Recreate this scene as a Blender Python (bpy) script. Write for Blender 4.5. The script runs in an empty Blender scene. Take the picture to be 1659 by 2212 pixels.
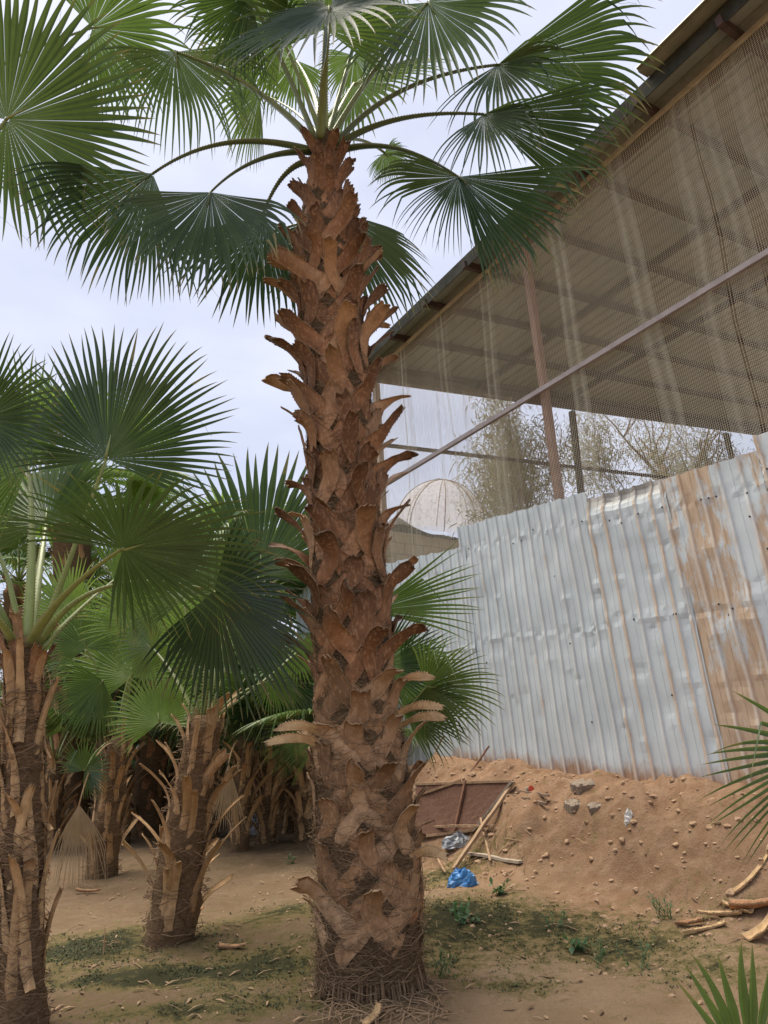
import bpy, math, random
import numpy as np
from mathutils import Vector, Matrix
R_ = math.radians
random.seed(7); rng = np.random.default_rng(11)
SC = bpy.context.scene
COL = SC.collection

# ------------------------------------------------------------------ camera, sky, sun, exposure
PITCH, ROLL, EYE, FPX, CX, CY = 18.5, -3.0, 1.2, 1475.0, 829.5, 1106.0
cd = bpy.data.cameras.new('camera'); cam = bpy.data.objects.new('camera', cd); COL.objects.link(cam)
cam.matrix_world = Matrix.Translation((0, 0, EYE)) @ Matrix.Rotation(R_(90 + PITCH), 4, 'X') @ Matrix.Rotation(R_(ROLL), 4, 'Z')
cd.sensor_fit = 'VERTICAL'; cd.sensor_height = 24.0; cd.lens = 24.0 * FPX / 2212.0
cd.clip_end = 3000; cd.clip_start = 0.05
SC.camera = cam
w = bpy.data.worlds.new('World'); SC.world = w; w.use_nodes = True
SUN_EL, SUN_AZ = R_(72), R_(-60)          # azimuth measured from +Y towards +X
nt = w.node_tree; nt.nodes.clear()
sky = nt.nodes.new('ShaderNodeTexSky'); sky.sky_type = 'NISHITA'; sky.sun_disc = False
sky.sun_elevation = SUN_EL; sky.sun_rotation = SUN_AZ; sky.dust_density = 3.0; sky.ozone_density = 1.5; sky.air_density = 1.0
hz = nt.nodes.new('ShaderNodeTexNoise'); hz.inputs['Scale'].default_value = 2.2; hz.inputs['Detail'].default_value = 6
tc = nt.nodes.new('ShaderNodeTexCoord')
mp = nt.nodes.new('ShaderNodeMapping'); mp.inputs['Scale'].default_value = (1, 1, 2.5)
rmp = nt.nodes.new('ShaderNodeMapRange'); rmp.inputs[1].default_value = .3; rmp.inputs[2].default_value = .7; rmp.inputs[3].default_value = .38; rmp.inputs[4].default_value = .96
mixc = nt.nodes.new('ShaderNodeMix'); mixc.data_type = 'RGBA'
mixc.inputs[7].default_value = (7.0, 7.3, 8.7, 1)      # thin white overcast
bg = nt.nodes.new('ShaderNodeBackground'); bg.inputs[1].default_value = 0.077
wo = nt.nodes.new('ShaderNodeOutputWorld')
L = nt.links.new
L(tc.outputs['Generated'], mp.inputs[0]); L(mp.outputs[0], hz.inputs['Vector']); L(hz.outputs[0], rmp.inputs[0]); L(rmp.outputs[0], mixc.inputs[0])
L(sky.outputs[0], mixc.inputs[6]); L(mixc.outputs[2], bg.inputs[0]); L(bg.outputs[0], wo.inputs[0])
sd = bpy.data.lights.new('sun', 'SUN'); sd.energy = 3.0; sd.angle = R_(42); sd.color = (1, .91, .76)
so = bpy.data.objects.new('sun', sd); COL.objects.link(so)
sv = Vector((math.sin(SUN_AZ) * math.cos(SUN_EL), math.cos(SUN_AZ) * math.cos(SUN_EL), math.sin(SUN_EL)))
so.rotation_euler = sv.to_track_quat('Z', 'Y').to_euler(); so.location = (0, 0, 30)
vs = SC.view_settings; vs.view_transform = 'Standard'; vs.look = 'None'; vs.exposure = 0.8; vs.gamma = 1
SC.cycles.max_bounces = 6; SC.cycles.transparent_max_bounces = 12

# ------------------------------------------------------------------ survey: photo pixels (1659 wide) to places
CM = np.array(cam.matrix_world.to_3x3()); CO = np.array([0, 0, EYE])
def ray(u, v): return CM @ np.array([(u - CX) / FPX, (CY - v) / FPX, -1.0])
def at(u, v, y):
    d = ray(u, v); return CO + d * (y / d[1])
def on_plane(u, v, n, c):
    d = ray(u, v); return CO + d * ((c - CO @ n) / (d @ n))
FD = np.array([math.sin(R_(-33)), math.cos(R_(-33)), 0.0]); FN = np.array([FD[1], -FD[0], 0.0]); FC = 5.2

def hash2(ix, iy, s):
    h = (ix.astype(np.int64) * 374761393 + iy.astype(np.int64) * 668265263 + s * 974711) & 0xffffffff
    h = ((h ^ (h >> 13)) * 1274126177) & 0xffffffff
    return ((h ^ (h >> 16)) & 0xffffff) / float(0xffffff)
def vnoise(x, y, s=0):
    x = np.asarray(x, float); y = np.asarray(y, float)
    ix = np.floor(x).astype(np.int64); iy = np.floor(y).astype(np.int64); fx = x - ix; fy = y - iy
    fx = fx * fx * (3 - 2 * fx); fy = fy * fy * (3 - 2 * fy)
    a = hash2(ix, iy, s); b = hash2(ix + 1, iy, s); c = hash2(ix, iy + 1, s); d = hash2(ix + 1, iy + 1, s)
    return (a + (b - a) * fx + (c - a) * fy + (a - b - c + d) * fx * fy) * 2 - 1
def fbm(x, y, s=0, o=4):
    t = 0; a = 1; f = 1
    for k in range(o):
        t = t + a * vnoise(np.asarray(x) * f, np.asarray(y) * f, s + k); a *= .5; f *= 2.03
    return t
def sstep(a, b, x):
    t = np.clip((x - a) / (b - a), 0, 1); return t * t * (3 - 2 * t)
def gz(x, y, fine=False):
    x = np.asarray(x, float); y = np.asarray(y, float)
    s = FC - (x * FN[0] + y * FN[1]); a = x * FD[0] + y * FD[1]
    s = s + .12 * fbm(x * 1.1, y * 1.1, 5, 2)
    H = .72 + .075 * np.clip(a - 3.6, -2, 3.2)
    w_ = .12 + .88 * sstep(.2, 1.0, np.clip((9.5 - a) / 3.0, 0, 1))
    z = H * w_ * (1 - sstep(.2, 1.15, s)) * .86 + .14 * w_ * (1 - sstep(.5, 2.0, s))
    z = z + .05 * fbm(x * .55, y * .55, 1, 2) * sstep(.0, 1., np.hypot(x + .2, y - 4.1))
    if fine:
        b = np.clip(z * 2.2, 0, 1)
        z = z + (.014 + .045 * b) * fbm(x * 4.5, y * 4.5, 21, 4) + .03 * b * np.maximum(0, fbm(x * 11, y * 11, 31, 3) - .15) - .03 * b * np.maximum(0, fbm(x * 3 + y * 1.5, x * .6, 53, 2) - .3)
    return z
def ground(u, v):
    d = ray(u, v); t0 = 1.0
    p = CO + d * t0
    for k in range(4000):
        p = CO + d * t0
        if p[2] <= gz(p[0], p[1]): break
        t0 += .008
    return np.array([p[0], p[1], float(gz(p[0], p[1]))])

# ------------------------------------------------------------------ mesh helpers
class MB:
    def __init__(s): s.v = []; s.f = []; s.d = []; s.n = 0; s.mi = []
    def add(s, v, f, d=None, mi=0):
        v = np.asarray(v, float).reshape(-1, 3)
        if d is None: d = (.5, .5, .5)
        d = np.asarray(d, float)
        if d.ndim == 1: d = np.tile(d, (len(v), 1))
        s.v.append(v); s.d.append(d)
        if isinstance(f, np.ndarray): fl = (f + s.n).tolist()
        else: fl = [[i + s.n for i in q] for q in f]
        s.f.extend(fl); s.mi.extend([mi] * len(fl)); s.n += len(v)
    def build(s, name, mats, parent=None, smooth=False, link=True):
        me = bpy.data.meshes.new(name)
        v = np.concatenate(s.v) if s.v else np.zeros((0, 3))
        if parent is not None:
            o_ = parent
            while o_ is not None: v = v - np.array(o_.location); o_ = o_.parent
        me.from_pydata(v.tolist(), [], s.f)
        at_ = me.color_attributes.new('dat', 'FLOAT_COLOR', 'POINT')
        dd = np.ones((len(v), 4), np.float32); dd[:, :3] = np.concatenate(s.d)
        at_.data.foreach_set('color', dd.ravel())
        for m in (mats if isinstance(mats, (list, tuple)) else [mats]): me.materials.append(m)
        if any(s.mi): me.polygons.foreach_set('material_index', s.mi)
        if smooth: me.polygons.foreach_set('use_smooth', [True] * len(me.polygons))
        me.update()
        o = bpy.data.objects.new(name, me); COL.objects.link(o)
        if parent is not None: o.parent = parent
        return o
def tag(o, label=None, cat=None, group=None, kind=None):
    if label: o['label'] = label
    if cat: o['category'] = cat
    if group: o['group'] = group
    if kind: o['kind'] = kind
    return o
def empty(name, loc, label, cat, group=None):
    o = bpy.data.objects.new(name, None); COL.objects.link(o); o.location = tuple(float(c) for c in loc); o.empty_display_size = .1
    return tag(o, label, cat, group)
def unit(v):
    v = np.asarray(v, float); return v / (np.linalg.norm(v) + 1e-12)
def grid_faces(nu, nv, wrap=False):
    i = np.arange(nu - 1)[:, None]; j = np.arange(nv if wrap else nv - 1)[None, :]
    j2 = (j + 1) % nv
    return np.stack([i * nv + j, i * nv + j2, (i + 1) * nv + j2, (i + 1) * nv + j], -1).reshape(-1, 4)
def tube(mb, pts, rad, n=6, d=None, squash=1.0, up=None, cap=True, mi=0):
    pts = np.asarray(pts, float); K = len(pts); rad = np.broadcast_to(np.asarray(rad, float), (K,))
    tg = np.gradient(pts, axis=0); tg /= np.linalg.norm(tg, axis=1, keepdims=True) + 1e-12
    upv = np.array([0, 0, 1.]) if up is None else unit(up)
    if up is None and abs(tg[0] @ upv) > .92: upv = np.array([1., 0, 0])
    sd_ = np.cross(tg, upv); sd_ /= np.linalg.norm(sd_, axis=1, keepdims=True) + 1e-9
    nn = np.cross(sd_, tg)
    th = np.linspace(0, 2 * math.pi, n, endpoint=False)
    v = pts[:, None, :] + rad[:, None, None] * (np.cos(th)[None, :, None] * sd_[:, None, :] + squash * np.sin(th)[None, :, None] * nn[:, None, :])
    f = grid_faces(K, n, True).tolist()
    if cap: f += [list(range(n))[::-1], [(K - 1) * n + q for q in range(n)]]
    if d is not None and np.asarray(d).ndim == 2: d = np.repeat(np.asarray(d), n, 0)
    mb.add(v, f, d, mi)
def box(mb, c, ax, ay, az, d=None, jit=0, mi=0):
    c = np.asarray(c, float); v = []
    for sx in (-1, 1):
        for sy in (-1, 1):
            for sz in (-1, 1): v.append(c + sx * np.asarray(ax) + sy * np.asarray(ay) + sz * np.asarray(az))
    v = np.array(v)
    if jit: v = v + rng.normal(0, jit, v.shape)
    mb.add(v, [[0, 1, 3, 2], [4, 6, 7, 5], [0, 4, 5, 1], [2, 3, 7, 6], [0, 2, 6, 4], [1, 5, 7, 3]], d, mi)
def beam(mb, p0, p1, w_, h_, up=(0, 0, 1), d=None, mi=0):
    p0 = np.asarray(p0, float); p1 = np.asarray(p1, float); t = unit(p1 - p0)
    s = unit(np.cross(t, up)); u = np.cross(s, t)
    box(mb, (p0 + p1) / 2, (p1 - p0) / 2, s * w_ / 2, u * h_ / 2, d, mi=mi)

# ------------------------------------------------------------------ materials
def mat(name): 
    m = bpy.data.materials.new(name); m.use_nodes = True; m.node_tree.nodes.clear(); return m
class NB:
    def __init__(s, m): s.t = m.node_tree
    def n(s, ty, **k):
        o = s.t.nodes.new('ShaderNode' + ty)
        for a, b in k.items():
            if a.startswith('i_'):
                key = a[2:]; o.inputs[int(key) if key.isdigit() else key.replace('_', ' ')].default_value = b
            else: setattr(o, a, b)
        return o
    def l(s, a, b): s.t.links.new(a, b)
    def noise(s, scale, detail=4, vec=None, sc=None, rough=.55):
        o = s.n('TexNoise'); o.inputs['Scale'].default_value = scale; o.inputs['Detail'].default_value = detail; o.inputs['Roughness'].default_value = rough
        if vec is not None:
            if sc:
                m_ = s.n('Mapping'); m_.inputs['Scale'].default_value = sc; s.l(vec, m_.inputs[0]); vec = m_.outputs[0]
            s.l(vec, o.inputs['Vector'])
        return o.outputs[0]
    def rng(s, x, a, b, c=0., d=1.):
        o = s.n('MapRange'); s.l(x, o.inputs[0])
        for i, q in enumerate((a, b, c, d)): o.inputs[i + 1].default_value = q
        return o.outputs[0]
    def mix(s, f, a, b, bl='MIX'):
        o = s.n('Mix', data_type='RGBA', blend_type=bl)
        if isinstance(f, (int, float)): o.inputs[0].default_value = f
        else: s.l(f, o.inputs[0])
        for q, i in ((a, 6), (b, 7)):
            if isinstance(q, tuple): o.inputs[i].default_value = (*q, 1)
            else: s.l(q, o.inputs[i])
        return o.outputs[2]
    def math(s, op, a, b=None):
        o = s.n('Math', operation=op)
        for q, i in ((a, 0), (b, 1)):
            if q is None: continue
            if isinstance(q, (int, float)): o.inputs[i].default_value = q
            else: s.l(q, o.inputs[i])
        return o.outputs[0]
    def pos(s): return s.n('NewGeometry').outputs['Position']
    def obj(s): return s.n('TexCoord').outputs['Object']
    def dat(s):
        a = s.n('VertexColor', layer_name='dat'); q = s.n('SeparateColor'); s.l(a.outputs[0], q.inputs[0]); return q.outputs
    def bump(s, h, st=.4, dist=.01):
        o = s.n('Bump'); o.inputs['Strength'].default_value = st; o.inputs['Distance'].default_value = dist; s.l(h, o.inputs['Height']); return o.outputs[0]
    def pr(s, col, rough=.7, bump=None, metal=0., spec=.35):
        o = s.n('BsdfPrincipled')
        if isinstance(col, tuple): o.inputs['Base Color'].default_value = (*col, 1)
        else: s.l(col, o.inputs['Base Color'])
        if isinstance(rough, (int, float)): o.inputs['Roughness'].default_value = rough
        else: s.l(rough, o.inputs['Roughness'])
        o.inputs['Metallic'].default_value = metal; o.inputs['Specular IOR Level'].default_value = spec
        if bump is not None: s.l(bump, o.inputs['Normal'])
        return o.outputs[0]
    def out(s, sh):
        o = s.n('OutputMaterial'); s.l(sh, o.inputs[0])
def leaf_mat(name, dark, light, tip, trans, tcol, rough=.42):
    m = mat(name); b = NB(m); d = b.dat(); p = b.obj()
    nz = b.noise(9, 3, p)
    c = b.mix(b.rng(d[0], 0, 1), dark, light)
    c = b.mix(b.rng(nz, .35, .7, 0, .35), c, tuple(x * .55 for x in dark))
    tn = b.math('ADD', d[1], b.math('MULTIPLY', b.math('SUBTRACT', b.noise(25, 2, p), .5), .12))
    c = b.mix(b.rng(tn, .86, 1.0, 0, .85), c, tip)
    c = b.mix(b.rng(d[2], .9, 1.0, 0, .6), c, tip)
    ps = b.pr(c, rough, spec=.5)
    tr = b.n('BsdfTranslucent'); b.l(b.mix(.5, c, tcol), tr.inputs[0])
    ms = b.n('MixShader'); ms.inputs[0].default_value = trans; b.l(ps, ms.inputs[1]); b.l(tr.outputs[0], ms.inputs[2]); b.out(ms.outputs[0]); return m
M = {}
M['leaf'] = leaf_mat('palm_leaf_green', (.022, .06, .025), (.15, .235, .065), (.32, .25, .10), .28, (.22, .36, .05))
M['leaf_shaded'] = leaf_mat('palm_leaf_shaded', (.018, .045, .02), (.05, .095, .035), (.22, .17, .08), .12, (.10, .18, .03))  # darker copy of the leaf green, shade of neighbouring fans painted in
M['leaf_mid'] = leaf_mat('palm_leaf_mid_green', (.02, .05, .022), (.10, .165, .055), (.34, .27, .10), .2, (.16, .27, .04))  # deeper green between the plain and the darkest leaf colours
M['leaf_lime'] = leaf_mat('palm_leaf_backlit', (.06, .13, .025), (.22, .35, .075), (.35, .3, .1), .4, (.30, .45, .06))  # brighter copy of the leaf green, light from behind put into the colour
M['dry'] = leaf_mat('palm_leaf_dry', (.30, .21, .11), (.46, .34, .19), (.40, .30, .18), .15, (.4, .3, .15), .7)
M['weed'] = leaf_mat('weed_leaf', (.05, .12, .05), (.10, .2, .08), (.2, .2, .08), .25, (.15, .3, .06), .6)
M['moss'] = leaf_mat('moss_leaf', (.03, .04, .018), (.11, .12, .04), (.2, .15, .06), .1, (.1, .14, .03), .8)
M['far_leaf'] = leaf_mat('wispy_leaf', (.24, .21, .11), (.40, .35, .2), (.3, .27, .16), .3, (.25, .25, .1), .7)
def petiole_mat():
    m = mat('palm_petiole'); b = NB(m); d = b.dat(); p = b.obj()
    c = b.mix(b.rng(d[0], 0, 1), (.065, .10, .038), (.33, .39, .12))
    c = b.mix(b.rng(d[2], .7, 1, 0, .8), c, (.38, .33, .13))
    c = b.mix(b.rng(b.noise(30, 3, p, (1, 1, .2)), .4, .75, 0, .3), c, (.06, .08, .03))
    b.out(b.pr(c, .4, spec=.5)); return m
M['petiole'] = petiole_mat()
def boot_mat(name, base, mid, tipc, pale):
    # dat: r = tone, g = along, b = cut edge
    m = mat(name); b = NB(m); d = b.dat(); p = b.obj()
    c = b.mix(b.rng(d[1], .0, .4), base, mid)
    c = b.mix(b.rng(d[1], .5, 1.), c, tipc)
    c = b.mix(b.rng(d[0], .0, 1, 0, .8), c, pale); c = b.mix(b.rng(d[0], 0, -.7, 0, .75), c, tuple(x * .38 for x in mid))
    st = b.noise(14, 5, p, None, .65)
    c = b.mix(b.rng(st, .45, .72, 0, .6), c, tuple(x * .4 for x in mid))
    s2 = b.noise(55, 4, p, (1, 1, .35), .7)
    c = b.mix(b.rng(s2, .5, .75, 0, .45), c, tuple(min(1, x * 1.5) for x in pale))
    c = b.mix(b.rng(d[2], .6, 1, 0, .7), c, (.45, .33, .2))
    h = b.math('ADD', b.noise(120, 4, p, (1, 1, .25)), b.math('MULTIPLY', st, 2.))
    b.out(b.pr(c, .72, b.bump(h, .4, .005), spec=.25)); return m
M['boot'] = boot_mat('leaf_base_brown', (.46, .20, .085), (.31, .15, .07), (.085, .05, .036), (.52, .32, .175))
M['boot_low'] = boot_mat('leaf_base_weathered', (.37, .19, .085), (.33, .185, .09), (.22, .13, .07), (.50, .335, .195))
M['strap'] = boot_mat('leaf_base_straw', (.34, .18, .085), (.45, .275, .13), (.36, .21, .1), (.58, .40, .21))
def fibre_core(nm, ca, cb):
    m = mat(nm); b = NB(m); p = b.obj(); d = b.dat()
    n1 = b.noise(38, 6, p, (1, 1, 2.6), .7); n2 = b.noise(7, 4, p)
    c = b.mix(b.rng(n1, .35, .65), ca, cb)
    c = b.mix(b.rng(n2, .4, .7, 0, .6), c, (.12, .085, .045))
    b.out(b.pr(c, .9, b.bump(n1, .9, .02), spec=.1)); return m
M['core'] = fibre_core('trunk_fibre_mat', (.06, .038, .021), (.25, .165, .095)); M['core_tan'] = fibre_core('young_trunk_fibre', (.12, .072, .038), (.34, .22, .125))
def simple(name, c1, c2, scale=12, rough=.8, sc=None, bs=.3, bd=.005, metal=0, spec=.3, detail=5):
    m = mat(name); b = NB(m); p = b.obj(); n1 = b.noise(scale, detail, p, sc, .65)
    b.out(b.pr(b.mix(b.rng(n1, .35, .68), c1, c2), rough, b.bump(n1, bs, bd), metal, spec)); return m
def strand_mat():
    m = mat('fibre_strands'); b = NB(m); d = b.dat()
    b.out(b.pr(b.mix(d[0], (.10, .064, .035), (.37, .25, .15)), .8, spec=.2)); return m
M['strand'] = strand_mat()
M['wood'] = simple('weathered_wood', (.24, .15, .085), (.42, .29, .18), 18, .8, (1, 1, .15))
M['wood_grey'] = simple('grey_board', (.30, .25, .19), (.46, .38, .29), 18, .8, (1, 1, .2))
M['steel'] = simple('rusty_brown_steel', (.055, .036, .03), (.10, .065, .052), 9, .65)
M['post_red'] = simple('red_brown_post', (.20, .11, .08), (.30, .17, .12), 9, .65)
M['rail'] = simple('primer_pink_steel', (.25, .215, .215), (.34, .30, .30), 9, .55)
M['batten'] = simple('pale_batten', (.38, .32, .24), (.52, .45, .35), 9, .7)
M['post_pale'] = simple('pale_timber', (.36, .28, .2), (.48, .39, .29), 14, .8, (1, 1, .2))
M['net'] = simple('net_cord', (.74, .73, .60), (.84, .82, .68), 6, .7)
M['rock'] = simple('stone_mat', (.30, .20, .12), (.46, .34, .23), 25, .9)
M['rock_tan'] = simple('clod_mat', (.30, .19, .115), (.42, .29, .185), 25, .95)
M['concrete'] = simple('concrete_mat', (.22, .17, .125), (.31, .25, .19), 20, .9)
M['blue'] = simple('blue_plastic', (.04, .17, .42), (.08, .27, .56), 14, .35, spec=.5)
M['palebag'] = simple('grey_blue_plastic', (.2, .22, .25), (.34, .36, .38), 14, .35, spec=.5)
M['white'] = simple('white_paper', (.6, .58, .54), (.75, .73, .7), 14, .6)
M['red'] = simple('red_paint', (.45, .06, .03), (.58, .1, .05), 10, .4)
M['brown_cloth'] = simple('brown_screen', (.10, .05, .032), (.16, .085, .055), 60, .9)
M['brownsteel'] = simple('rust_rod', (.12, .06, .04), (.2, .1, .06), 20, .8)
M['dark_tarp'] = simple('dark_tarp', (.06, .052, .048), (.12, .105, .095), 8, .8)
M['bark'] = simple('grey_bark', (.16, .11, .075), (.3, .22, .16), 14, .9, (1, 1, .2), .6, .02)
M['screw'] = simple('screw_dark', (.04, .035, .03), (.09, .08, .07), 40, .5)
def roof_mat():
    m = mat('roof_sheet'); b = NB(m); p = b.pos()
    n1 = b.noise(1.2, 5, p); n2 = b.noise(14, 4, p)
    c = b.mix(b.rng(n1, .35, .7), (.215, .225, .185), (.29, .30, .25)); c = b.mix(b.rng(n2, .5, .75, 0, .35), c, (.13, .09, .06))
    b.out(b.pr(c, .6, b.bump(n2, .1, .005), spec=.4)); return m
M['roof'] = roof_mat()
M['roof_edge'] = simple('roof_sheet_green', (.035, .035, .028), (.07, .07, .058), 5, .9, spec=.1)
M['roof_cream'] = simple('roof_sheet_cream', (.2, .19, .13), (.28, .26, .19), 5, .5, spec=.4)
def fence_mat():
    m = mat('galvanised_sheet'); b = NB(m); d = b.dat(); p = b.pos()
    n1 = b.noise(2.3, 4, p); n2 = b.noise(3.2, 7, p, (2.2, 2.2, .6), .72); n3 = b.noise(45, 4, p, (1, 1, .25)); n4 = b.noise(5, 5, p, (1, 1, .6), .7)
    c = b.mix(b.rng(n1, .3, .7), (.52, .585, .61), (.61, .67, .69))
    c = b.mix(b.rng(n4, .52, .72, 0, .35), c, (.38, .41, .44))
    tan = b.mix(b.rng(n3, .3, .7), (.46, .31, .18), (.56, .41, .27))
    thr = b.math('ADD', b.math('MULTIPLY', d[0], 1.15), b.math('MULTIPLY', b.math('SUBTRACT', n2, .5), 1.9))
    f = b.rng(thr, .42, .62, 0, .88)
    c = b.mix(f, c, tan)
    zz = b.math('ADD', d[1], b.math('MULTIPLY', b.math('SUBTRACT', n4, .5), .14))
    c = b.mix(b.rng(zz, .05, .0, 0, .95), c, (.36, .22, .13))
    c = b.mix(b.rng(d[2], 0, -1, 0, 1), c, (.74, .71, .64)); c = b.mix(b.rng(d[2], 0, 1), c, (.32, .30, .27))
    b.out(b.pr(c, b.rng(f, 0, 1, .62, .9), b.bump(b.math('ADD', n3, n4), .12, .004), .0, .5)); return m
M['fence'] = fence_mat()
def ground_mat():
    m = mat('sandy_earth'); b = NB(m); d = b.dat(); p = b.pos()
    n1 = b.noise(1.3, 6, p, None, .6); n2 = b.noise(9, 6, p, None, .65); n3 = b.noise(70, 5, p, None, .7); n5 = b.noise(3.5, 6, p, None, .7)
    c = b.mix(b.rng(n1, .35, .68), (.215, .145, .085), (.30, .215, .135))
    red = b.mix(b.rng(n2, .35, .7), (.25, .145, .083), (.34, .22, .14))
    c = b.mix(b.rng(d[1], 0, 1), c, red)
    c = b.mix(b.rng(n3, .48, .75, 0, .5), c, (.17, .10, .06))
    c = b.mix(b.rng(n2, .55, .8, 0, .4), c, (.34, .25, .165))
    c = b.mix(b.rng(d[2], 0, 1, 0, .8), c, b.mix(b.rng(n2, .35, .7), (.085, .055, .032), (.15, .10, .062)))  # darker soil: painted canopy shade on the left, damp along the bank foot
    n6 = b.noise(14, 6, p, None, .75)
    mo = b.math('ADD', d[0], b.math('ADD', b.math('MULTIPLY', b.math('SUBTRACT', n5, .5), 1.6), b.math('MULTIPLY', b.math('SUBTRACT', n6, .5), 2.0)))
    mo2 = b.math('ADD', mo, b.math('MULTIPLY', b.math('SUBTRACT', n3, .5), 1.1))
    c = b.mix(b.rng(mo2, .2, .7, 0, .75), c, (.12, .105, .034))
    c = b.mix(b.rng(mo2, .66, 1.1, 0, .9), c, (.032, .034, .017))
    h = b.math('ADD', b.math('MULTIPLY', n2, 1.5), b.math('MULTIPLY', n3, .6))
    b.out(b.pr(c, .95, b.bump(h, .9, .018), spec=.12)); return m
M['ground'] = ground_mat()
def block_mat():
    m = mat('beige_block'); b = NB(m); p = b.pos(); n1 = b.noise(7, 5, p); n2 = b.noise(60, 3, p)
    c = b.mix(b.rng(n1, .35, .7), (.42, .33, .22), (.52, .42, .29))
    b.out(b.pr(c, .9, b.bump(n2, .4, .004), spec=.2)); return m
M['block'] = block_mat()
def floral():
    m = mat('floral_cloth'); b = NB(m); p = b.obj()
    v = b.n('TexVoronoi'); v.inputs['Scale'].default_value = 11; b.l(p, v.inputs['Vector'])
    c = b.mix(b.rng(v.outputs['Distance'], .2, .38), (.42, .33, .31), (.92, .87, .82))
    ps = b.pr(c, .8, spec=.2); tr = b.n('BsdfTranslucent'); b.l(c, tr.inputs[0])
    ms = b.n('MixShader'); ms.inputs[0].default_value = .65; b.l(ps, ms.inputs[1]); b.l(tr.outputs[0], ms.inputs[2]); tp = b.n('BsdfTransparent'); m2 = b.n('MixShader'); m2.inputs[0].default_value = .62; b.l(ms.outputs[0], m2.inputs[1]); b.l(tp.outputs[0], m2.inputs[2]); b.out(m2.outputs[0]); return m
M['floral'] = floral()

# ------------------------------------------------------------------ ground
def coords(lo, hi, step, far):
    c = list(np.arange(lo, hi, step)); s = step; a = lo; pre = []
    while a > -far: s *= 1.35; a -= s; pre.append(a)
    s = step; a = c[-1]; post = []
    while a < far: s *= 1.35; a += s; post.append(a)
    return np.array(pre[::-1] + c + post)
gx = coords(-4.2, 3.2, .03, 900); gy = coords(1.6, 10.5, .03, 900)
GX, GY = np.meshgrid(gx, gy, indexing='ij'); GZ = gz(GX, GY, True)
moss = np.zeros_like(GX); wet_shade = np.zeros_like(GX)
def blob(u, v, rx, ry, amt, arr):
    g = ground(u, v); global moss
    arr += amt * np.exp(-(((GX - g[0]) / rx) ** 2 + ((GY - g[1]) / ry) ** 2))
for u, v, rx, ry, amt in [(250, 2030, .5, .45, .95), (140, 2060, .3, .35, .9), (320, 2110, .42, .16, .8), (500, 2100, .5, .2, .75), (200, 2120, .4, .16, .7), (560, 1990, .45, .6, .5), (630, 1965, .25, .3, .75),
        (480, 2170, .5, .2, .6), (600, 2090, .4, .3, .45), (300, 2190, .4, .12, .55), (960, 1985, .3, .5, .8), (1050, 1960, .35, .5, .55), (1000, 2080, .3, .3, .5), (1180, 1990, .4, .45, .5), (1000, 2000, .5, .5, .25),
        (1330, 2060, .4, .2, .75), (1220, 2010, .4, .25, .5), (1120, 2130, .25, .12, .72), (950, 1890, .3, .4, .8), (1020, 1880, .3, .3, .5), (1560, 2100, .5, .3, .55), (1450, 2000, .35, .3, .4), (560, 2060, .8, .3, .35), (700, 2160, .5, .25, .3), (400, 1870, 1.2, 1., .2)]:
    blob(u, v, rx, ry, amt, moss)
wet_shade += .62 * (1 - sstep(-.6, .5, GX + .25 * fbm(GX * 1.3, GY * 1.3, 44, 3))) * sstep(2, 3.5, GY)  # shade of the palm canopy painted into the soil on the left
blob(795, 2120, .42, .36, .6, wet_shade); blob(60, 2200, .3, .3, .5, wet_shade); blob(365, 2020, .25, .2, .5, wet_shade)  # soil darker round three palm feet
s_ = FC - (GX * FN[0] + GY * FN[1]); berm = (1 - sstep(.9, 2.1, s_ + .3 * fbm(GX * 1.5, GY * 1.5, 9, 3))) * sstep(-.5, .2, GX)
back = sstep(11, 15, GY)
wet_shade += .45 * berm * np.exp(-((s_ - .95 + .25 * fbm(GX * 1.8, GY * 1.8, 61, 3)) / .3) ** 2)
dd = np.stack([np.clip(moss * (1 - back), 0, 1.3), berm, np.clip(wet_shade , 0, 1)], -1)
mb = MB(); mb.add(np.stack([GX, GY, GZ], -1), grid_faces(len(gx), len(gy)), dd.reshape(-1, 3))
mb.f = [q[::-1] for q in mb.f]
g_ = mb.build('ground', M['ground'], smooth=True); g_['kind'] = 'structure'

def icorock(mb, c, r, d=None, flat=.7):
    t = (1 + 5 ** .5) / 2
    v = np.array([(-1, t, 0), (1, t, 0), (-1, -t, 0), (1, -t, 0), (0, -1, t), (0, 1, t), (0, -1, -t), (0, 1, -t), (t, 0, -1), (t, 0, 1), (-t, 0, -1), (-t, 0, 1)]) / 1.9
    v = v * (1 + rng.uniform(-.28, .28, (12, 1))) * np.array([1, rng.uniform(.6, 1.), flat * rng.uniform(.6, 1.)])
    a = rng.uniform(0, 6.28); cs, sn = math.cos(a), math.sin(a)
    v = v @ np.array([[cs, -sn, 0], [sn, cs, 0], [0, 0, 1]]).T * r + c
    mb.add(v, [(0, 11, 5), (0, 5, 1), (0, 1, 7), (0, 7, 10), (0, 10, 11), (1, 5, 9), (5, 11, 4), (11, 10, 2), (10, 7, 6), (7, 1, 8), (3, 9, 4), (3, 4, 2), (3, 2, 6), (3, 6, 8), (3, 8, 9), (4, 9, 5), (2, 4, 11), (6, 2, 10), (8, 6, 7), (9, 8, 1)], d)
mb = MB()
for k in range(5200):
    s = rng.beta(1.2, 1.6) * 2.3 + .05; a = rng.uniform(.8, 7.2); p = FD * a + FN * (FC - s)
    if p[1] < 2.2: continue
    r = .003 + .02 * rng.random() ** 9 * (1.8 if s < 1.4 else 1)
    icorock(mb, (p[0], p[1], float(gz(p[0], p[1], True)) - r * .05), r)
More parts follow.
